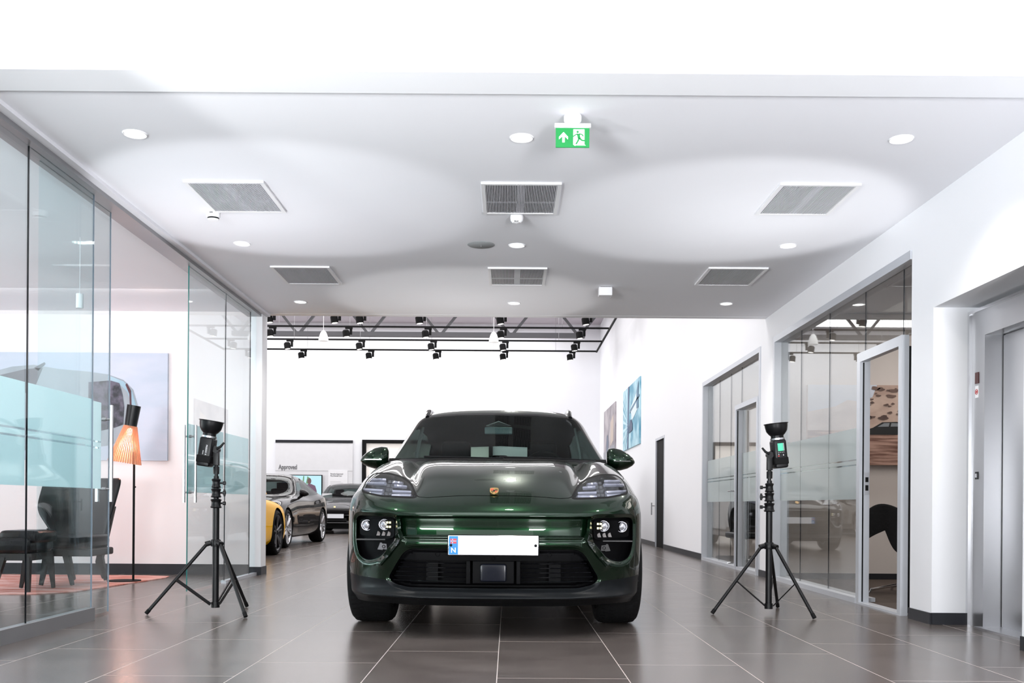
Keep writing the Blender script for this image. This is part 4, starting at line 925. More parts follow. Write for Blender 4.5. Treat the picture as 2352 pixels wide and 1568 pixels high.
def plain_plate(parent, y, z, w_=.52, h=.11, label=None):
    o = MB().box(-w_ / 2 - .01, w_ / 2 + .01, y, y + .012, z - h / 2 - .01, z + h / 2 + .01, bev=.005).build('number_plate', M['black'], parent)
    MB().box(-w_ / 2, w_ / 2, y - .003, y + .001, z - h / 2, z + h / 2).build('plate_face', plate_white, o, smooth=False); return o
privacy = glass_mat('privacy_glass', (.10, .13, .125), .05, .6, 4.5)
plate_white = mat('plate_white', (.82, .84, .88), .35, coat=.3, emit=(.9, .93, 1), es=.0)
def mirror_part(parent, s, x, y, z, paint_m, sc=1.0):
    rows = []
    for (t, h, d) in ((0, .055, .05), (.06, .085, .085), (.25, .092, .11), (.5, .085, .115), (.75, .062, .10), (.92, .034, .07), (1.0, .010, .03)):
        cz_ = .0 - .018 * t; rows.append([Vector((s * t * .205, -d * .75 * math.sin(a) + .0, cz_ + h * math.cos(a) * (1 if math.cos(a) > 0 else .82))) for a in [2 * PI * k / 20 for k in range(20)]])
    mb = MB().grid(rows, True); mb.f.append(tuple(range(20))); mb.f.append(tuple(range(6 * 20, 7 * 20)))
    mb.v = [tuple(Vector(v) * sc + Vector((x, y, z))) for v in mb.v]
    o = mb.build('wing_mirror', paint_m, parent, angle=60)
    ix = s * 1
    MB().tube([(x + s * .05 * sc, y + .0, z - .05 * sc), (x - s * .01 * sc, y + .0, z - .10 * sc), (x - s * .08 * sc, y + .01, z - .12 * sc)], [.040 * sc, .030 * sc, .028 * sc], 10).build('mirror_foot', M['black'], o)
    return o

# ------------------------------------------------------------------ the green SUV
green = mat('dark_green_metallic', (.0040, .0175, .0068), .26, .78, spec=.0, coat=1.0, coat_r=.004, cior=1.42, noise=(1200, .25))
chinm = mat('satin_grey_plastic', (.006, .007, .008), .34, spec=.14)
M['deep'] = mat('deep_black', (.0025, .0025, .003), .5, spec=.06)
CX, CY = -.087, 5.72
def make_suv():
    car = empty('suv_car', (CX, CY, 0))
    # ---- cage of front bumper, wings and bonnet (right half, x > 0)
    ax = [0, .22, .42, .48, .60, .75, .86, .93, .955, .968, .958, .950]
    ay = [0, .008, .036, .050, .098, .195, .325, .50, .70, .95, 1.35, 1.75]
    zr = [.185, .222, .244, .290, .40, .53, .605, .66, .725, .775, .825]
    y0 = [.12, .040, -.014, .026, .015, .0, .0, .005, .0, .035, .10]
    sx = [.945, .965, .975, .985, .995, 1, 1, 1, .998, .99, .972]
    topz = [.825, .825, .826, .828, .840, .855, .858, .852, .850, .868, .905, .935]
    V = []; F = []; idA = {}
    for i, z in enumerate(zr):
        for j in range(12):
            f = (z - .185) / .64; dz = (topz[j] - .825) * f ** 3
            yy = ay[j] + y0[i] * max(0, 1 - max(0, j - 5) * .3)
            idA[i, j] = len(V); V.append((ax[j] * (sx[i] if j > 3 else 1), yy, z + dz))
    for i in range(10):
        for j in range(11): F.append((idA[i, j], idA[i, j + 1], idA[i + 1, j + 1], idA[i + 1, j]))
    rows = [None,
        [(0, .30, .937), (.22, .305, .935), (.43, .34, .926), (.505, .39, .905), (.60, .45, .933), (.735, .54, .965), (.855, .62, .928)],
        [(0, .62, 1.044), (.23, .63, 1.042), (.465, .67, 1.030), (.545, .76, .975), (.635, .83, 1.022), (.755, .90, 1.040), (.875, .95, .985)],
        [(0, 1.05, 1.103), (.24, 1.06, 1.101), (.495, 1.10, 1.090), (.562, 1.18, 1.030), (.645, 1.24, 1.085), (.76, 1.32, 1.100), (.885, 1.36, 1.035)],
        [(0, 1.60, 1.130), (.25, 1.61, 1.129), (.515, 1.64, 1.122), (.575, 1.66, 1.090), (.655, 1.68, 1.120), (.77, 1.71, 1.120), (.885, 1.74, 1.060)]]
    idB = {}
    for j in range(8): idB[0, j] = idA[10, j]
    for i in range(1, 5):
        for j in range(7): idB[i, j] = len(V); V.append(rows[i][j])
        idB[i, 7] = idA[10, 7 + i]
    for i in range(4):
        for j in range(7): F.append((idB[i, j], idB[i, j + 1], idB[i + 1, j + 1], idB[i + 1, j]))
    V, T = subsurf(V, F, 4, 6); V, T = mirror(V, T)
    X = lambda: np.abs(V[:, 0])
    front = V[:, 1] < .75
    # relief: band under the crease, chamfers round the lamp recess and the intake
    def ramp(d, w_): return np.clip(-d / w_, 0, 1)
    band = [(-1, .600), (.555, .600), (.585, .640), (.585, .722), (-1, .722)]
    d = sdf(band, X(), V[:, 2]); V[:, 1] += np.where(front, .034 * ramp(d, .009), 0)
    led = [(-1, .572), (.53, .572), (.555, .60), (-1, .60)]
    d = sdf(led, X(), V[:, 2]); V[:, 1] += np.where(front, .016 * ramp(d, .02), 0)
    lamp = round_poly([(.862, .722), (.580, .716), (.582, .590), (.612, .555), (.688, .468), (.775, .445), (.838, .475), (.862, .56)], .045)
    intake = round_poly([(-1, .531), (.492, .531), (.540, .505), (.636, .350), (.60, .315), (.51, .297), (-1, .297)], .03)
    dl_ = sdf(lamp, X(), V[:, 2]); di = sdf(intake, X(), V[:, 2])
    V[:, 1] += np.where(front, .030 * np.clip(1 - dl_ / .022, 0, 1) * (dl_ < .022), 0)
    V[:, 1] += np.where(front & (di > -.02), .020 * np.clip(1 - di / .020, 0, 1), 0)
    # strake ridge between recess and intake
    a, b = np.array([.555, .575]), np.array([.665, .43]); e = b - a; wx, wz = X() - a[0], V[:, 2] - a[1]
    t = np.clip((wx * e[0] + wz * e[1]) / (e @ e), 0, 1); dd = np.hypot(wx - t * e[0], wz - t * e[1]); V[:, 1] -= np.where(front, .022 * np.clip(1 - dd / .035, 0, 1), 0)
    T, N = orient(V, T, 1, -1)
    # wheel arches
    V, N, Ti, T, E = cutv(V, N, T, lambda v: np.maximum(np.hypot(v[:, 1] - .90, v[:, 2] - .37) - .415, .58 - np.abs(v[:, 0])))
    arch_w = walls(V, E, (0, 0, 0)); 
    for sgn_ in (-1, 1):
        Es = E[V[E[:, 0], 0] * sgn_ > 0]; walls(V, Es, (-sgn_ * .06, 0, 0)).build('wheel_arch_lip', M['blackm'], car, smooth=False)
    # lower plastic
    def chin(v):
        x = np.abs(v[:, 0]); lim = np.interp(x, [0, .52, .60, .66, .9, .97], [.300, .300, .322, .338, .356, .360]); return np.where(v[:, 1] < 1.0, v[:, 2] - lim, .2)
    # headlamp lenses
    hl = round_poly([(.845, .865), (.842, .962), (.800, 1.000), (.70, 1.000), (.60, .975), (.525, .925), (.462, .842), (.476, .826), (.545, .828), (.70, .836)], .03)
    f_hl = lambda v: np.where((v[:, 1] < .95) & (v[:, 1] > .05) & (v[:, 2] > .80), sdf(hl, np.abs(v[:, 0]), v[:, 2]), .5)
    f_lp = lambda v: np.where(v[:, 1] < .75, sdf(lamp, np.abs(v[:, 0]), v[:, 2]), .5)
    f_in = lambda v: np.where(v[:, 1] < .75, sdf(intake, np.abs(v[:, 0]), v[:, 2]), .5)
    V, N, Tl, T, El = cutv(V, N, T, f_hl)
    V, N, Tp_, T, Ep = cutv(V, N, T, f_lp)
    V, N, Tk, T, Ek = cutv(V, N, T, f_in)
    V, N, Tc, T, Ec = cutv(V, N, T, chin)
    # headlight surround ring then lens
    V, N, Tlens, Tring, E2 = cutv(V, N, Tl, lambda v: f_hl(v) + .012)
    bonnet = round_poly([(-1, .108), (.40, .142), (.455, .160), (.485, .215), (.50, .29), (.545, .42), (.60, .545), (.70, .625), (.80, .665), (.845, .72), (.872, 1.0), (.885, 1.76), (-1, 1.76)], .02)
    f_bn = lambda v: np.where(v[:, 2] > .80, sdf(bonnet, np.abs(v[:, 0]), v[:, 1]), .5)
    V, N, Tb, To, Eb = cutv(V, N, T, lambda v: f_bn(v) + .0024)
    V, N, Tg, To, Eg = cutv(V, N, To, lambda v: f_bn(v) - .0024)
    tri_obj('front_body', V, To, green, car, N); tri_obj('bonnet', V, Tb, green, car, N)
    tri_obj('bonnet_gap', V, Tg, M['blackm'], car, N, np.array((0, .004, -.008)))
    tri_obj('lower_bumper', V, Tc, chinm, car, N)
    for s_ in (-1, 1):
        sel = lambda TT: TT[V[TT[:, 0], 0] * s_ > 0]
        h = tri_obj('headlight', V, sel(Tring), M['blackm'], car, N)
        tri_obj('lens', V, sel(Tlens), glass_mat('lamp_glass', (.9, .92, .95), .06, .5, 4) if 'lamp_glass' not in bpy.data.materials else bpy.data.materials['lamp_glass'], h, N)
        tri_obj('lamp_bowl', V, sel(Tlens), bpy.data.materials.get('lamp_bowl') or mat('lamp_bowl', (.012, .012, .016), .25, .3), h, N, np.array((0, .030, -.028)))
        def ylens(x, z):
            tt = sel(Tlens).ravel(); vv = V[tt]; k = np.argmin((np.abs(vv[:, 0]) - x) ** 2 + (vv[:, 2] - z) ** 2); return vv[k, 1]
        for (xa, xb_, za_, zb2) in ((.505, .625, .850, .850), (.515, .63, .872, .876), (.690, .825, .858, .866), (.690, .830, .880, .890), (.555, .640, .907, .914), (.585, .645, .930, .938), (.690, .825, .928, .932), (.70, .80, .952, .956)):
            pts_ = []
            for k in range(7):
                t = k / 6; x_ = xa + (xb_ - xa) * t; z_ = za_ + (zb2 - za_) * t; pts_.append((s_ * x_, ylens(x_, z_) + .014, z_ - .008))
            MB().tube(pts_, .0125, 6).build('light_strip', bpy.data.materials.get('light_guide') or mat('light_guide', (.30, .30, .36), .22, .25, coat=.6), h)
        zz = MB()
        for k in range(4):
            for kk in range(2):
                x_ = .640 + kk * .024; z_ = .858 + k * .026; zz.box(s_ * x_ - .009, s_ * x_ + .009, ylens(x_, z_) + .008, ylens(x_, z_) + .02, z_ - .010, z_ + .006)
        zz.build('light_module', M['ventd'], h, smooth=False)
        # lamp recess with its lamps
        Es = Ep[V[Ep[:, 0], 0] * s_ > 0]; rc = walls(V, Es, (0, .07, 0)).build('lamp_recess', M['deep'], car, smooth=False)
        tri_obj('recess_floor', V, sel(Tp_), M['deep'], rc, N, np.array((0, .07, 0)))
        tt = sel(Tp_).ravel(); vv = V[tt]
        def yrec(x, z): k = np.argmin((np.abs(vv[:, 0]) - x) ** 2 + (vv[:, 2] - z) ** 2); return vv[k, 1] + .07
        hs = MB(); pg = round_poly([(.598, .700), (.835, .700), (.835, .600), (.70, .592), (.66, .578), (.600, .592)], .02)
        yb_ = yrec(.60, .65); ye_ = yrec(.83, .65)
        rows_ = [[(s_ * x, np.interp(x, (.598, .835), (yb_, ye_)) - off, z) for x, z in pg] for off in (0.0, .045)]
        hs.grid(rows_, True); hs.f.append(tuple(range(len(pg), 2 * len(pg)))); hh = hs.build('main_lamp', M['deep'], rc, smooth=False)
        for (x_, z_, rr_) in ((.785, .662, .036), (.665, .668, .036)):
            yy = np.interp(x_, (.598, .835), (yb_, ye_)) - .048; mk = Matrix.Translation((s_ * x_, yy, z_)) @ Matrix.Rotation(R(90), 4, 'X')
            MB().lathe([(rr_, -.012), (rr_, .008), (rr_ * .92, .012), (rr_ * .84, .008), (rr_ * .80, -.01)], 28, mk).build('lamp_bezel', M['chrome'], hh)
            MB().lathe([(.0001, .012), (rr_ * .4, .009), (rr_ * .78, -.002), (rr_ * .8, -.01)], 28, mk).build('projector_lens', bpy.data.materials.get('projector') or mat('projector', (.55, .55, .60), .10, .7, coat=1), hh)
        ldm = MB()
        for k in range(2):
            for kk in range(2):
                x_ = .628 + kk * .018; yy = np.interp(x_, (.598, .835), (yb_, ye_)) - .062; z_ = .655 + k * .026; ldm.box(s_ * x_ - .006, s_ * x_ + .006, yy, yy + .012, z_ - .006, z_ + .006)
        ldm.build('led_cells', bpy.data.materials.get('led_cell') or mat('led_cell', (.85, .80, .45), .2, emit=(1, .9, .5), es=.5), hh, smooth=False)
        rl = MB()
        for k in range(3):
            x_ = .635 + k * .035; yy = np.interp(x_, (.598, .835), (yb_, ye_)) - .05
            rl.add([(s_ * (x_ - .013), yy, .600), (s_ * (x_ + .014), yy, .600), (s_ * (x_ + .004), yy - .006, .628), (s_ * (x_ - .009), yy - .006, .622)], [(0, 1, 2, 3)])
        rl.build('reflector_facets', M['chrome'], hh, smooth=False)
        y_ = yrec(.70, .575); MB().box(min(s_ * .60, s_ * .845), max(s_ * .60, s_ * .845), y_ - .02, y_ + .09, .572, .580).build('recess_shelf', M['black'], rc, smooth=False)
        xq, zq = .675, .533; y_ = yrec(xq, zq)
        sk = MB(); sk.add([(s_ * a_, y_ - .014, z_) for a_, z_ in ((.640, .548), (.690, .552), (.705, .520), (.655, .515))], [(0, 1, 2, 3)]); sk.add([(s_ * a_, y_ + .004, z_) for a_, z_ in ((.633, .553), (.697, .557), (.713, .515), (.648, .508))], [(0, 1, 2, 3)])
        sk.build('sensor_plate', M['truss'] if s_ < 0 else M['black'], rc, smooth=False)
        MB().lathe([(.007, 0), (.010, 0), (.010, .004), (.007, .004)], 16, Matrix.Translation((s_ * .672, y_ - .015, .534)) @ Matrix.Rotation(R(90), 4, 'X'), True).build('parking_sensor', M['blackg'], rc)
    # intake
    iw = walls(V, Ek, (0, .10, 0)).build('air_intake', M['deep'], car, smooth=False)
    tri_obj('intake_back', V, Tk, M['deep'], iw, N, np.array((0, .10, 0)))
    V3, N3, Tu, _, Eu = cutv(V, N, Tk, lambda v: .462 - .022 * np.clip((np.abs(v[:, 0]) - .13) / .05, 0, 1) * 0 - v[:, 2])
    tri_obj('intake_fascia', V3, Tu, M['deep'], iw, N3, np.array((0, .022, 0)))
    for k, z_ in enumerate((.445, .418, .391, .364, .338)):
        hw = np.interp(z_, [.33, .35, .50], [.60, .60, .53])
        for s_ in (-1, 1):
            pts_ = [(s_ * x_, .055 + .55 * max(0, x_ - .2) ** 2 * .9, z_) for x_ in np.linspace(.165, hw, 9)]
            MB().tube(pts_, .0065, 6, sq=.6).build('grille_slat', M['blackg'], iw)
    for s_ in (-1, 1):
        MB().box(min(s_ * .135, s_ * .16), max(s_ * .135, s_ * .16), .02, .09, .325, .462, bev=.006).build('grille_divider', M['deep'], iw)
        for zf in (.40,): MB().box(min(s_ * .33, s_ * .40), max(s_ * .33, s_ * .40), .085, .11, .33, .45).build('cooling_flap', M['deep'], iw, smooth=False)
    MB().box(-.078, .078, .012, .05, .338, .445, bev=.016).build('radar_cover', mat('radar_glass', (.006, .007, .012), .2, spec=.2), iw)
    MB().box(-.125, .125, .035, .09, .325, .462, bev=.01).build('radar_housing', M['deep'], iw)
    MB().lathe([(.0001, .003), (.008, .003), (.009, 0)], 16, Matrix.Translation((0, .012, .476)) @ Matrix.Rotation(R(90), 4, 'X')).build('front_camera', M['blackg'], iw)
    for s_ in (-1, 1):
        for x_ in (.33,): MB().lathe([(.013, 0), (.015, 0), (.015, .003), (.013, .003)], 20, Matrix.Translation((s_ * x_, .045, .500)) @ Matrix.Rotation(R(90), 4, 'X'), True).build('parking_sensor', M['blackg'], iw)
    # number plate
    pz = .555; py = -.030
    pf = MB().box(-.268, .268, py, py + .022, pz - .062, pz + .062, bev=.010).build('number_plate', M['black'], car)
    MB().box(-.262, .262, py - .002, py + .001, pz - .057, pz + .057, bev=.0012).build('plate_rim', M['chrome'], pf)
    MB().box(-.259, .259, py - .0035, py - .001, pz - .054, pz + .054).build('plate_face', plate_white, pf, smooth=False)
    MB().box(-.259, -.206, py - .0045, py - .003, pz - .054, pz + .054).build('blue_band', mat('plate_blue', (.0, .19, .50), .4), pf, smooth=False)
    text_mesh('country_letter', 'N', .040, M['white'], pf, Matrix.Translation((-.2325, py - .005, pz - .042)) @ FACE_CAM, .0004, True, 'CENTER')
    MB().box(-.250, -.215, py - .0055, py - .0045, pz + .010, pz + .038).build('flag_red', mat('flag_red', (.55, .03, .06), .4), pf, smooth=False)
    MB().box(-.241, -.235, py - .006, py - .0053, pz + .010, pz + .038).box(-.250, -.215, py - .006, py - .0053, pz + .021, pz + .027).build('flag_white_cross', M['white'], pf, smooth=False)
    MB().box(-.2395, -.2365, py - .0066, py - .0058, pz + .010, pz + .038).box(-.250, -.215, py - .0066, py - .0058, pz + .0225, pz + .0255).build('flag_blue_cross', mat('flag_blue', (.01, .03, .2), .4), pf, smooth=False)
    for x_ in (-.247, .247): MB().lathe([(.0001, .006), (.0065, .005), (.0085, 0)], 16, Matrix.Translation((x_, py - .0035, pz)) @ Matrix.Rotation(R(90), 4, 'X')).build('plate_screw', M['blackm'], pf)
    # faceted blades between lamp recess and intake
    for s_ in (-1, 1):
        path = [((.560, .715), (.574, .716), (.590, .716), .080), ((.553, .640), (.568, .640), (.590, .640), .078), ((.530, .590), (.553, .585), (.592, .590), .072), ((.540, .560), (.566, .556), (.600, .568), .075), ((.600, .480), (.632, .476), (.662, .492), .110), ((.652, .425), (.678, .424), (.700, .446), .150)]
        rows_ = []
        for (a_, b_, c_, yy) in path: rows_.append([(s_ * a_[0], yy, a_[1]), (s_ * b_[0], yy - .030, b_[1]), (s_ * c_[0], yy + .045, c_[1])])
        MB().grid(rows_).build('air_blade', green, car, smooth=False)
    # bonnet crest
    mk = Matrix.Translation((0, .158, .872)) @ Matrix.Rotation(R(36), 4, 'X')
    cr = [(-.025, .030), (0, .034), (.025, .030), (.027, .0), (.022, -.020), (0, -.034), (-.022, -.020), (-.027, 0)]
    bd = MB().prism(round_poly(cr, .008, 3), .001, .006, mk).build('bonnet_crest', mat('crest_gold', (.75, .50, .20), .25, .85), car)
    rd = MB()
    for (u0, v0, u1, v1) in ((-.021, .004, -.003, .010), (-.021, .016, -.003, .022), (.004, -.006, .019, -.001), (.004, -.017, .014, -.012)): rd.box(u0, u1, v0, v1, .006, .007, mk)
    rd.build('crest_red_bars', M['red'], bd, smooth=False)
    bk_ = MB()
    for (u0, v0, u1, v1) in ((.004, .003, .021, .007), (.004, .013, .021, .017), (-.019, -.007, -.004, -.003), (-.014, -.018, -.004, -.014)): bk_.box(u0, u1, v0, v1, .006, .007, mk)
    bk_.prism([(-.006, .007), (.006, .007), (.006, -.004), (0, -.010), (-.006, -.004)], .006, .008, mk)
    bk_.build('crest_black_bars', M['black'], bd, smooth=False)
    # ---- rear body and cabin
    st = {1.60: [(.90, .20), (.945, .27), (.955, .60), (.935, .925), (.872, 1.058), (.80, 1.075), (.60, 1.08), (.30, 1.08), (0, 1.08)],
          1.76: [(.90, .20), (.945, .27), (.955, .60), (.935, .935), (.880, 1.070), (.83, 1.105), (.63, 1.155), (.30, 1.192), (0, 1.203)],
          1.95: [(.90, .20), (.945, .27), (.955, .60), (.935, .945), (.880, 1.080), (.82, 1.165), (.66, 1.245), (.33, 1.29), (0, 1.305)],
          2.20: [(.90, .20), (.945, .27), (.955, .60), (.935, .95), (.878, 1.085), (.79, 1.265), (.66, 1.365), (.34, 1.42), (0, 1.435)],
          2.42: [(.90, .20), (.945, .27), (.955, .60), (.935, .95), (.875, 1.09), (.775, 1.32), (.65, 1.478), (.34, 1.535), (0, 1.55)],
          2.62: [(.90, .20), (.945, .27), (.955, .60), (.935, .95), (.872, 1.09), (.765, 1.35), (.645, 1.54), (.34, 1.600), (0, 1.612)],
          3.00: [(.90, .20), (.945, .27), (.955, .60), (.935, .955), (.87, 1.10), (.76, 1.36), (.64, 1.548), (.34, 1.615), (0, 1.628)],
          3.50: [(.90, .20), (.955, .30), (.968, .60), (.955, .96), (.875, 1.12), (.76, 1.36), (.635, 1.525), (.34, 1.585), (0, 1.60)],
          3.95: [(.90, .22), (.965, .36), (.969, .65), (.955, .97), (.87, 1.13), (.74, 1.35), (.62, 1.485), (.33, 1.55), (0, 1.565)],
          4.30: [(.86, .26), (.93, .40), (.95, .65), (.93, .97), (.84, 1.11), (.72, 1.24), (.60, 1.36), (.33, 1.43), (0, 1.445)],
          4.58: [(.80, .28), (.88, .42), (.90, .65), (.88, .93), (.80, 1.04), (.70, 1.10), (.58, 1.16), (.32, 1.20), (0, 1.21)],
          4.74: [(.70, .32), (.78, .42), (.80, .65), (.78, .88), (.72, .96), (.62, .99), (.52, 1.01), (.30, 1.03), (0, 1.035)],
          4.79: [(.60, .50), (.62, .55), (.64, .65), (.62, .78), (.56, .82), (.48, .83), (.40, .84), (.22, .85), (0, .85)]}
    ys = sorted(st); VV = []; FF = []
    for y_ in ys:
        for (x_, z_) in st[y_]: VV.append((x_, y_, z_))
    for i in range(len(ys) - 1):
        for j in range(8): FF.append((i * 9 + j, i * 9 + j + 1, (i + 1) * 9 + j + 1, (i + 1) * 9 + j))
    V, T = subsurf(VV, FF, 4, 6); V, T = mirror(V, T); T, N = orient(V, T, 2, 1)
    V, N, Ti, T, E = cutv(V, N, T, lambda v: np.maximum(np.hypot(v[:, 1] - .90, v[:, 2] - .37) - .415, .58 - np.abs(v[:, 0])))
    V, N, Ti, T, E = cutv(V, N, T, lambda v: np.maximum(np.hypot(v[:, 1] - 3.79, v[:, 2] - .37) - .415, .58 - np.abs(v[:, 0])))
    ws = round_poly([(-1, 1.140), (.60, 1.138), (.805, 1.136), (.640, 1.500), (.60, 1.522), (.30, 1.540), (-1, 1.546)], .03)
    f_ws = lambda v: np.where((v[:, 1] < 2.62) & (v[:, 2] > 1.06), sdf(ws, np.abs(v[:, 0]), v[:, 2]), .5)
    sg = round_poly([(1.98, 1.115), (2.02, 1.135), (2.52, 1.44), (2.9, 1.475), (3.6, 1.46), (4.05, 1.40), (4.28, 1.22), (4.2, 1.16), (3.5, 1.14)], .03)
    f_sg = lambda v: np.where((np.abs(v[:, 0]) > .55) & (v[:, 1] > 1.9) & (v[:, 1] < 4.4), sdf(sg, v[:, 1], v[:, 2]), .5)
    rg = round_poly([(-1, 1.20), (.52, 1.19), (.50, 1.40), (-1, 1.455)], .03)
    f_rg = lambda v: np.where(v[:, 1] > 4.1, sdf(rg, np.abs(v[:, 0]), v[:, 2]), .5)
    V, N, Tw, T, Ew = cutv(V, N, T, f_ws); V, N, Ts, T, Es_ = cutv(V, N, T, f_sg); V, N, Tr, T, Er = cutv(V, N, T, f_rg)
    # black pillar band beside the windscreen
    V, N, Tpil, T, _ = cutv(V, N, T, lambda v: np.where(v[:, 1] < 2.7, f_ws(v) - .018 - .034 * np.clip((np.abs(v[:, 0]) - .60) / .06, 0, 1) * (v[:, 2] < 1.53), .5) if True else None)
    tri_obj('cabin_body', V, T, green, car, N); tri_obj('windscreen_frame', V, Tpil, M['blackg'], car, N)
    tri_obj('windscreen', V, Tw, wind_glass, car, N)
    for s_ in (-1, 1): tri_obj('side_window', V, Ts[V[Ts[:, 0], 0] * s_ > 0], privacy, car, N)
    tri_obj('rear_window', V, Tr, wind_glass, car, N)
    inn = tri_obj('cabin_lining', V, T[(V[T].mean(1)[:, 2] > 1.0)], M['blackm'], car, None, np.array((0, 0, -.02)))
    inn.scale = (.985, 1, 1)
    # roof rails
    for s_ in (-1, 1):
        MB().tube([(s_ * .600, 2.50, 1.525), (s_ * .598, 2.60, 1.578), (s_ * .597, 2.74, 1.604), (s_ * .595, 3.2, 1.610), (s_ * .59, 3.8, 1.580), (s_ * .58, 4.1, 1.53)], [.020, .022, .018, .016, .016, .012], 8).build('roof_rail', M['blackg'], car)
        mirror_part(car, s_, s_ * .855, 1.93, 1.152, green, 1.06)
        lx = MB().box(min(s_ * .90, s_ * 1.03), max(s_ * .90, s_ * 1.03), 1.838, 1.85, 1.135, 1.142).build('mirror_trim', M['alu'] if s_ < 0 else M['blackg'], car, smooth=False)
    # cowl, wipers
    MB().grid([[Vector((x_, 1.585 + .17 * (abs(x_) / .8) ** 2 + dy_, 1.118 + dz_)) for x_ in np.linspace(-.84, .84, 25)] for dy_, dz_ in ((0, -.004), (.03, .012), (.07, .03))]).build('cowl', M['blackm'], car)
    for (x0_, x1_, y_, z_) in ((.02, .62, 1.66, 1.135), (-.55, .05, 1.66, 1.133)):
        MB().tube([(x0_, 1.60, 1.150), ((x0_ + x1_) / 2, 1.605 + .1 * ((x0_ + x1_) / 2) ** 2, 1.148), (x1_, 1.57 + .17 * (x1_ / .8) ** 2, 1.140)], [.009, .007, .005], 6).build('wiper', M['black'], car)
    # interior
    MB().box(-.80, .80, 1.78, 2.22, .80, 1.12, bev=.06).build('dashboard', M['blackm'], car)
    for s_ in (-1, 1):
        st_ = MB().box(s_ * .38 - .25, s_ * .38 + .25, 2.75, 2.90, .55, 1.17, Matrix.Translation((0, 2.8, .6)) @ Matrix.Rotation(R(-10), 4, 'X') @ Matrix.Translation((0, -2.8, -.6)), bev=.06).build('front_seat', M['deep'], car)
        MB().box(s_ * .38 - .13, s_ * .38 + .13, 2.88, 2.98, 1.14, 1.35, bev=.045).build('headrest', M['deep'], st_)
        MB().tube([(s_ * .66, 2.72, 1.46), (s_ * .70, 2.66, 1.25), (s_ * .73, 2.65, 1.02)], .016, 6).build('seat_belt', M['alud'], car)
    MB().box(-.62, .62, 3.55, 3.68, .6, 1.20, bev=.05).build('rear_seat', M['black'], car)
    for x_ in (-.38, 0, .38): MB().box(x_ - .10 + (.02 if x_ == 0 else 0), x_ + .10 - (.02 if x_ == 0 else 0), 3.64, 3.72, 1.18, 1.33 if x_ else 1.27, bev=.03).build('rear_headrest', M['black'], car)
    MB().lathe([(.165, -.012), (.178, 0), (.165, .012), (.150, 0)], 32, Matrix.Translation((.38, 2.28, 1.08)) @ Matrix.Rotation(R(70), 4, 'X'), True).build('steering_wheel', M['black'], car)
    MB().box(-.115, .115, 2.33, 2.355, 1.375, 1.435, bev=.012).build('rear_view_mirror', bpy.data.materials.get('mirror_back') or mat('mirror_back', (.10, .14, .16), .3), car)
    tf = MB().prism([(-.10, 0), (0, .040), (.10, 0), (.0, -.008)], 0, .01, Matrix.Translation((0, 2.44, 1.452)) @ FACE_CAM).build('sensor_housing', M['black'], car, smooth=False)
    MB().tube([(-.105, 2.425, 1.452), (0, 2.425, 1.490), (.105, 2.425, 1.452), (0, 2.425, 1.443), (-.105, 2.425, 1.452)], .0045, 6).build('housing_trim', M['alud'], tf)
    # wheels, underside
    for s_ in (-1, 1):
        wheel(car, s_ * .812, .90, .37, .285, .265, 5, rim_dark); wheel(car, s_ * .815, 3.79, .375, .29, .27, 5, rim_dark)
    MB().box(-.60, .60, .30, 4.5, .215, .30).box(-.66, .66, 1.35, 3.3, .20, .40).build('underbody', M['blackm'], car, smooth=False)
    MB().box(-.60, .60, .35, 1.5, .30, .78).build('front_structure', M['blackm'], car, smooth=False)
    MB().box(-.74, .74, 1.4, 4.4, .38, .62).build('cabin_floor', M['blackm'], car, smooth=False)
    return car
suv = make_suv(); tag(suv, 'dark green SUV facing the camera in the middle of the corridor', 'car')

# a second SUV of the same build, black, parked in the showroom straight behind the green one (seen mirrored in the left glass)
blackpaint = mat('black_metallic', (.008, .008, .009), .28, .3, spec=.2, coat=1.0, coat_r=.02, cior=1.4)
def repaint(o, old, new):
    if o.type == 'MESH':
        for sl_ in o.material_slots:
            if sl_.material == old: sl_.link = 'OBJECT'; sl_.material = new
    for ch_ in o.children: repaint(ch_, old, new)
suv2 = copy_tree(suv); suv2.location = (.70, 17.4, 0); repaint(suv2, green, blackpaint)
tag(suv2, 'black SUV parked in the showroom, mirrored in the left glass', 'car')

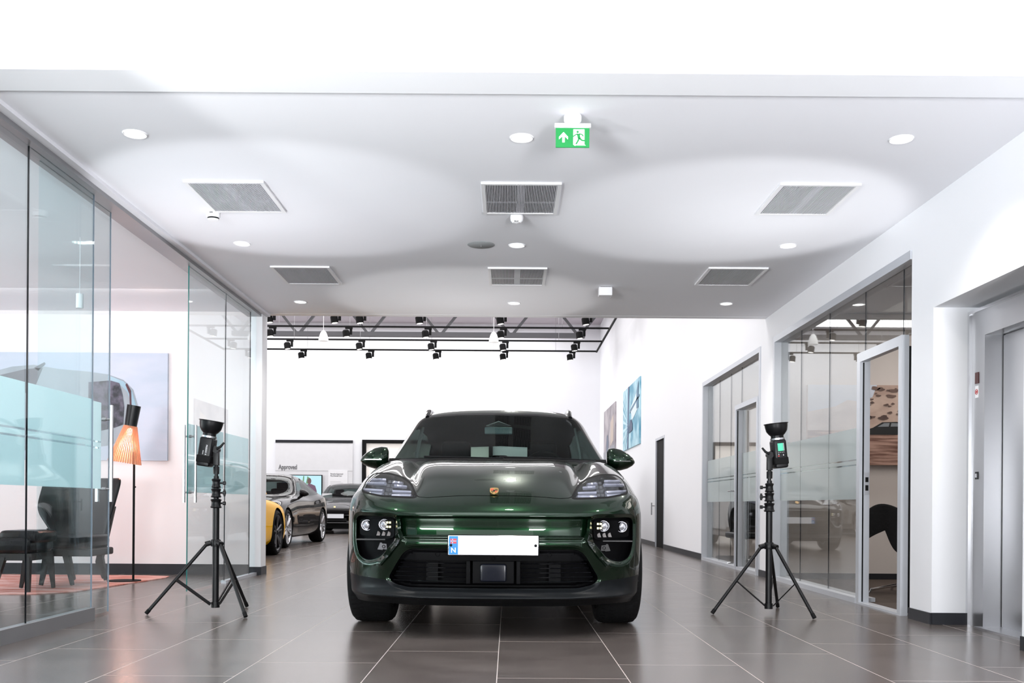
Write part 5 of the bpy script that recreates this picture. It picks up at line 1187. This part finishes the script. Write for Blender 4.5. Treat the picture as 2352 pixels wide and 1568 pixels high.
# ------------------------------------------------------------------ low cars in the showroom
def make_coupe(body_m, label, h=1.38, rimm=None, kind=0):
    car = empty('sports_car' if kind else 'sedan_car'); tag(car, label, 'car')
    k = h / 1.38
    Z = lambda a: a if a < .6 else .6 + (a - .6) * (h - .6) / .78
    st = {-.012: [(.50, .38), (.55, .40), (.56, .44), (.55, .48), (.5, .50), (.4, .51), (.3, .515), (.15, .52), (0, .52)],
          .0: [(.58, .20), (.66, .26), (.68, .44), (.67, .56), (.6, .62), (.5, .635), (.35, .64), (.18, .645), (0, .648)],
          .10: [(.70, .19), (.80, .25), (.83, .44), (.82, .60), (.76, .68), (.64, .705), (.45, .70), (.22, .70), (0, .705)],
          .40: [(.84, .17), (.93, .25), (.95, .46), (.93, .66), (.87, .765), (.73, .80), (.50, .755), (.25, .765), (0, .775)],
          .90: [(.88, .17), (.96, .28), (.98, .50), (.96, .72), (.89, .83), (.75, .865), (.52, .82), (.26, .835), (0, .845)],
          1.5: [(.88, .17), (.95, .26), (.965, .50), (.945, .76), (.885, .87), (.77, .90), (.55, .885), (.28, .905), (0, .915)],
          1.8: [(.88, .17), (.94, .25), (.955, .50), (.94, .78), (.885, .885), (.79, .92), (.6, .93), (.3, .945), (0, .95)],
          2.2: [(.88, .17), (.94, .25), (.955, .50), (.94, .79), (.88, .90), (.80, .99), (.63, 1.11), (.34, 1.17), (0, 1.19)],
          2.6: [(.88, .17), (.94, .25), (.955, .50), (.94, .80), (.875, .905), (.77, 1.10), (.62, 1.275), (.33, 1.335), (0, 1.35)],
          3.1: [(.88, .17), (.94, .26), (.96, .50), (.945, .80), (.88, .91), (.76, 1.13), (.61, 1.305), (.33, 1.365), (0, 1.38)],
          3.7: [(.88, .18), (.96, .30), (.98, .52), (.965, .82), (.91, .94), (.75, 1.11), (.58, 1.25), (.32, 1.315), (0, 1.33)],
          4.2: [(.86, .20), (.96, .32), (.985, .54), (.965, .83), (.90, .945), (.73, 1.04), (.55, 1.12), (.30, 1.17), (0, 1.18)],
          4.65: [(.80, .24), (.89, .34), (.91, .54), (.89, .80), (.83, .91), (.70, .955), (.52, .985), (.28, 1.0), (0, 1.005)],
          4.90: [(.68, .28), (.76, .36), (.78, .54), (.76, .74), (.70, .84), (.6, .87), (.45, .885), (.24, .89), (0, .895)],
          4.95: [(.52, .45), (.56, .5), (.58, .56), (.56, .66), (.5, .70), (.42, .71), (.32, .715), (.16, .72), (0, .72)]}
    ys = sorted(st); VV = []; FF = []
    for y_ in ys:
        for (x_, z_) in st[y_]: VV.append((x_, y_, Z(z_)))
    for i in range(len(ys) - 1):
        for j in range(8): FF.append((i * 9 + j, i * 9 + j + 1, (i + 1) * 9 + j + 1, (i + 1) * 9 + j))
    V, T = subsurf(VV, FF, 3, 5); V, T = mirror(V, T); T, N = orient(V, T, 2, 1)
    for yc in (.95, 3.88):
        V, N, Ti, T, E = cutv(V, N, T, lambda v: np.maximum(np.hypot(v[:, 1] - yc, v[:, 2] - .345) - .385, .6 - np.abs(v[:, 0])))
        for s_ in (-1, 1): walls(V, E[V[E[:, 0], 0] * s_ > 0], (-s_ * .05, 0, 0)).build('wheel_arch_lip', M['blackm'], car, smooth=False)
    ws = round_poly([(-1, Z(.965)), (.60, Z(.955)), (.77, Z(.95)), (.60, Z(1.255)), (.30, Z(1.315)), (-1, Z(1.33))], .02)
    V, N, Tw, T, _ = cutv(V, N, T, lambda v: np.where((v[:, 1] < 2.75) & (v[:, 1] > 1.7), sdf(ws, np.abs(v[:, 0]), v[:, 2]), .5))
    sg = round_poly([(2.05, Z(.93)), (2.65, Z(1.21)), (3.1, Z(1.26)), (3.7, Z(1.20)), (4.05, Z(1.06)), (3.9, Z(.985)), (3.2, Z(.945))], .03)
    V, N, Ts, T, _ = cutv(V, N, T, lambda v: np.where((np.abs(v[:, 0]) > .54) & (v[:, 1] > 1.95) & (v[:, 1] < 4.3), sdf(sg, v[:, 1], v[:, 2]), .5))
    V, N, Tr, T, _ = cutv(V, N, T, lambda v: np.where(v[:, 1] > 3.7, sdf([(-1, Z(1.06)), (.48, Z(1.05)), (.46, Z(1.22)), (-1, Z(1.28))], np.abs(v[:, 0]), v[:, 2]), .5))
    hl = round_poly([(.50, .665), (.62, .715), (.80, .745), (.86, .71), (.82, .655), (.60, .635)], .02)
    V, N, Th, T, _ = cutv(V, N, T, lambda v: np.where(v[:, 1] < .6, sdf(hl, np.abs(v[:, 0]), v[:, 2]), .5))
    gr = round_poly([(-1, .44), (.30, .44), (.36, .56), (.62, .58), (.70, .50), (.66, .30), (.30, .25), (-1, .25)], .02)
    V, N, Tg, T, _ = cutv(V, N, T, lambda v: np.where(v[:, 1] < .3, sdf(gr, np.abs(v[:, 0]), v[:, 2]), .5))
    tri_obj('body', V, T, body_m, car, N); tri_obj('windscreen', V, Tw, car_glass, car, N); tri_obj('rear_window', V, Tr, car_glass, car, N)
    for s_ in (-1, 1):
        tri_obj('side_window', V, Ts[V[Ts[:, 0], 0] * s_ > 0], car_glass, car, N)
        tri_obj('headlight', V, Th[V[Th[:, 0], 0] * s_ > 0], rim_dark if kind != 1 else M['alud'], car, N)
        mirror_part(car, s_, s_ * .90, 2.12, Z(.985), body_m, .85)
        wheel(car, s_ * .86, .95, .345, .235, .262, 5, rimm or rim_silver); wheel(car, s_ * .855, 3.88, .35, .26, .266, 5, rimm or rim_silver)
        MB().tube([(s_ * .74, 2.10, Z(.975)), (s_ * .64, 2.55, Z(1.24)), (s_ * .60, 2.75, Z(1.30))], .022, 6).build('screen_pillar', M['black'], car)
        MB().tube([(s_ * .80, 3.0, Z(.97)), (s_ * .655, 3.05, Z(1.27))], .022, 6).build('door_pillar', M['blackm'], car)
    g_ = tri_obj('grille', V, Tg, M['blackm'], car, N, np.array((0, .02, 0)))
    for z_ in (.30, .34, .50, .535):
        MB().tube([(x_, .02 + .35 * max(0, abs(x_) - .35) ** 2, z_) for x_ in np.linspace(-.62, .62, 13)], .005, 5).build('grille_bar', M['alud'], g_)
    MB().box(-.33, .33, -.01, .03, .33, .42, bev=.01).build('sensor_panel', M['black'], car)
    plain_plate(car, -.035, .475)
    MB().prism(round_poly([(-.024, .03), (.024, .03), (.024, -.005), (0, -.034), (-.024, -.005)], .006, 3), .0, .006, Matrix.Translation((0, .085, Z(.700))) @ Matrix.Rotation(R(55), 4, 'X')).build('bonnet_crest', bpy.data.materials['crest_gold'], car)
    MB().box(-.60, .60, .25, 4.7, .15, .30).box(-.74, .74, 1.35, 3.4, .15, .5).box(-.58, .58, .3, 1.7, .3, .62).build('underbody', M['blackm'], car, smooth=False)
    MB().box(-.74, .74, 1.75, 2.3, .7, Z(.93), bev=.04).build('dashboard', M['blackm'], car)
    for s_ in (-1, 1): MB().box(s_ * .36 - .22, s_ * .36 + .22, 2.85, 3.05, .5, Z(1.08), bev=.05).box(s_ * .36 - .12, s_ * .36 + .12, 2.93, 3.03, Z(1.05), Z(1.20), bev=.03).build('front_seat', M['black'], car)
    return car
bk1 = mat('gloss_black_paint', (.005, .004, .005), .5, spec=.05, coat=1.0, coat_r=.01, cior=1.28); yel = mat('yellow_paint', (.90, .46, .0), .6, spec=.05, coat=.5, coat_r=.02, cior=1.35)
beige = paint('champagne_paint', (.55, .42, .32), metal=.3)
c2 = make_coupe(bk1, 'glossy black saloon showing its side just right of the pillar', 1.40); c2.location = (-4.93, 16.55, 0); c2.rotation_euler = (0, 0, R(-1.0))
c3 = copy_tree(c2); c3.location = (-4.58, 25.6, 0); c3.rotation_euler = (0, 0, 0); tag(c3, 'black saloon facing the camera by the display board', 'car')
B(-.70, -.42, 2.02, 2.04, .97, 1.09, Matrix.Translation((0, 0, 0))).build('price_sheet', M['white'], c3, smooth=False)
c4 = make_coupe(yel, 'bright yellow sports car cut off by the white pillar', 1.30, rim_dark, 1); c4.location = (-4.52, 16.0, 0); c4.rotation_euler = (0, 0, R(180))
c5 = copy_tree(c4); repaint(c5, yel, beige); c5.location = (-1.9, 25.4, 0); c5.rotation_euler = (0, 0, 0); tag(c5, 'champagne sports car mirrored in the near office glass', 'car')
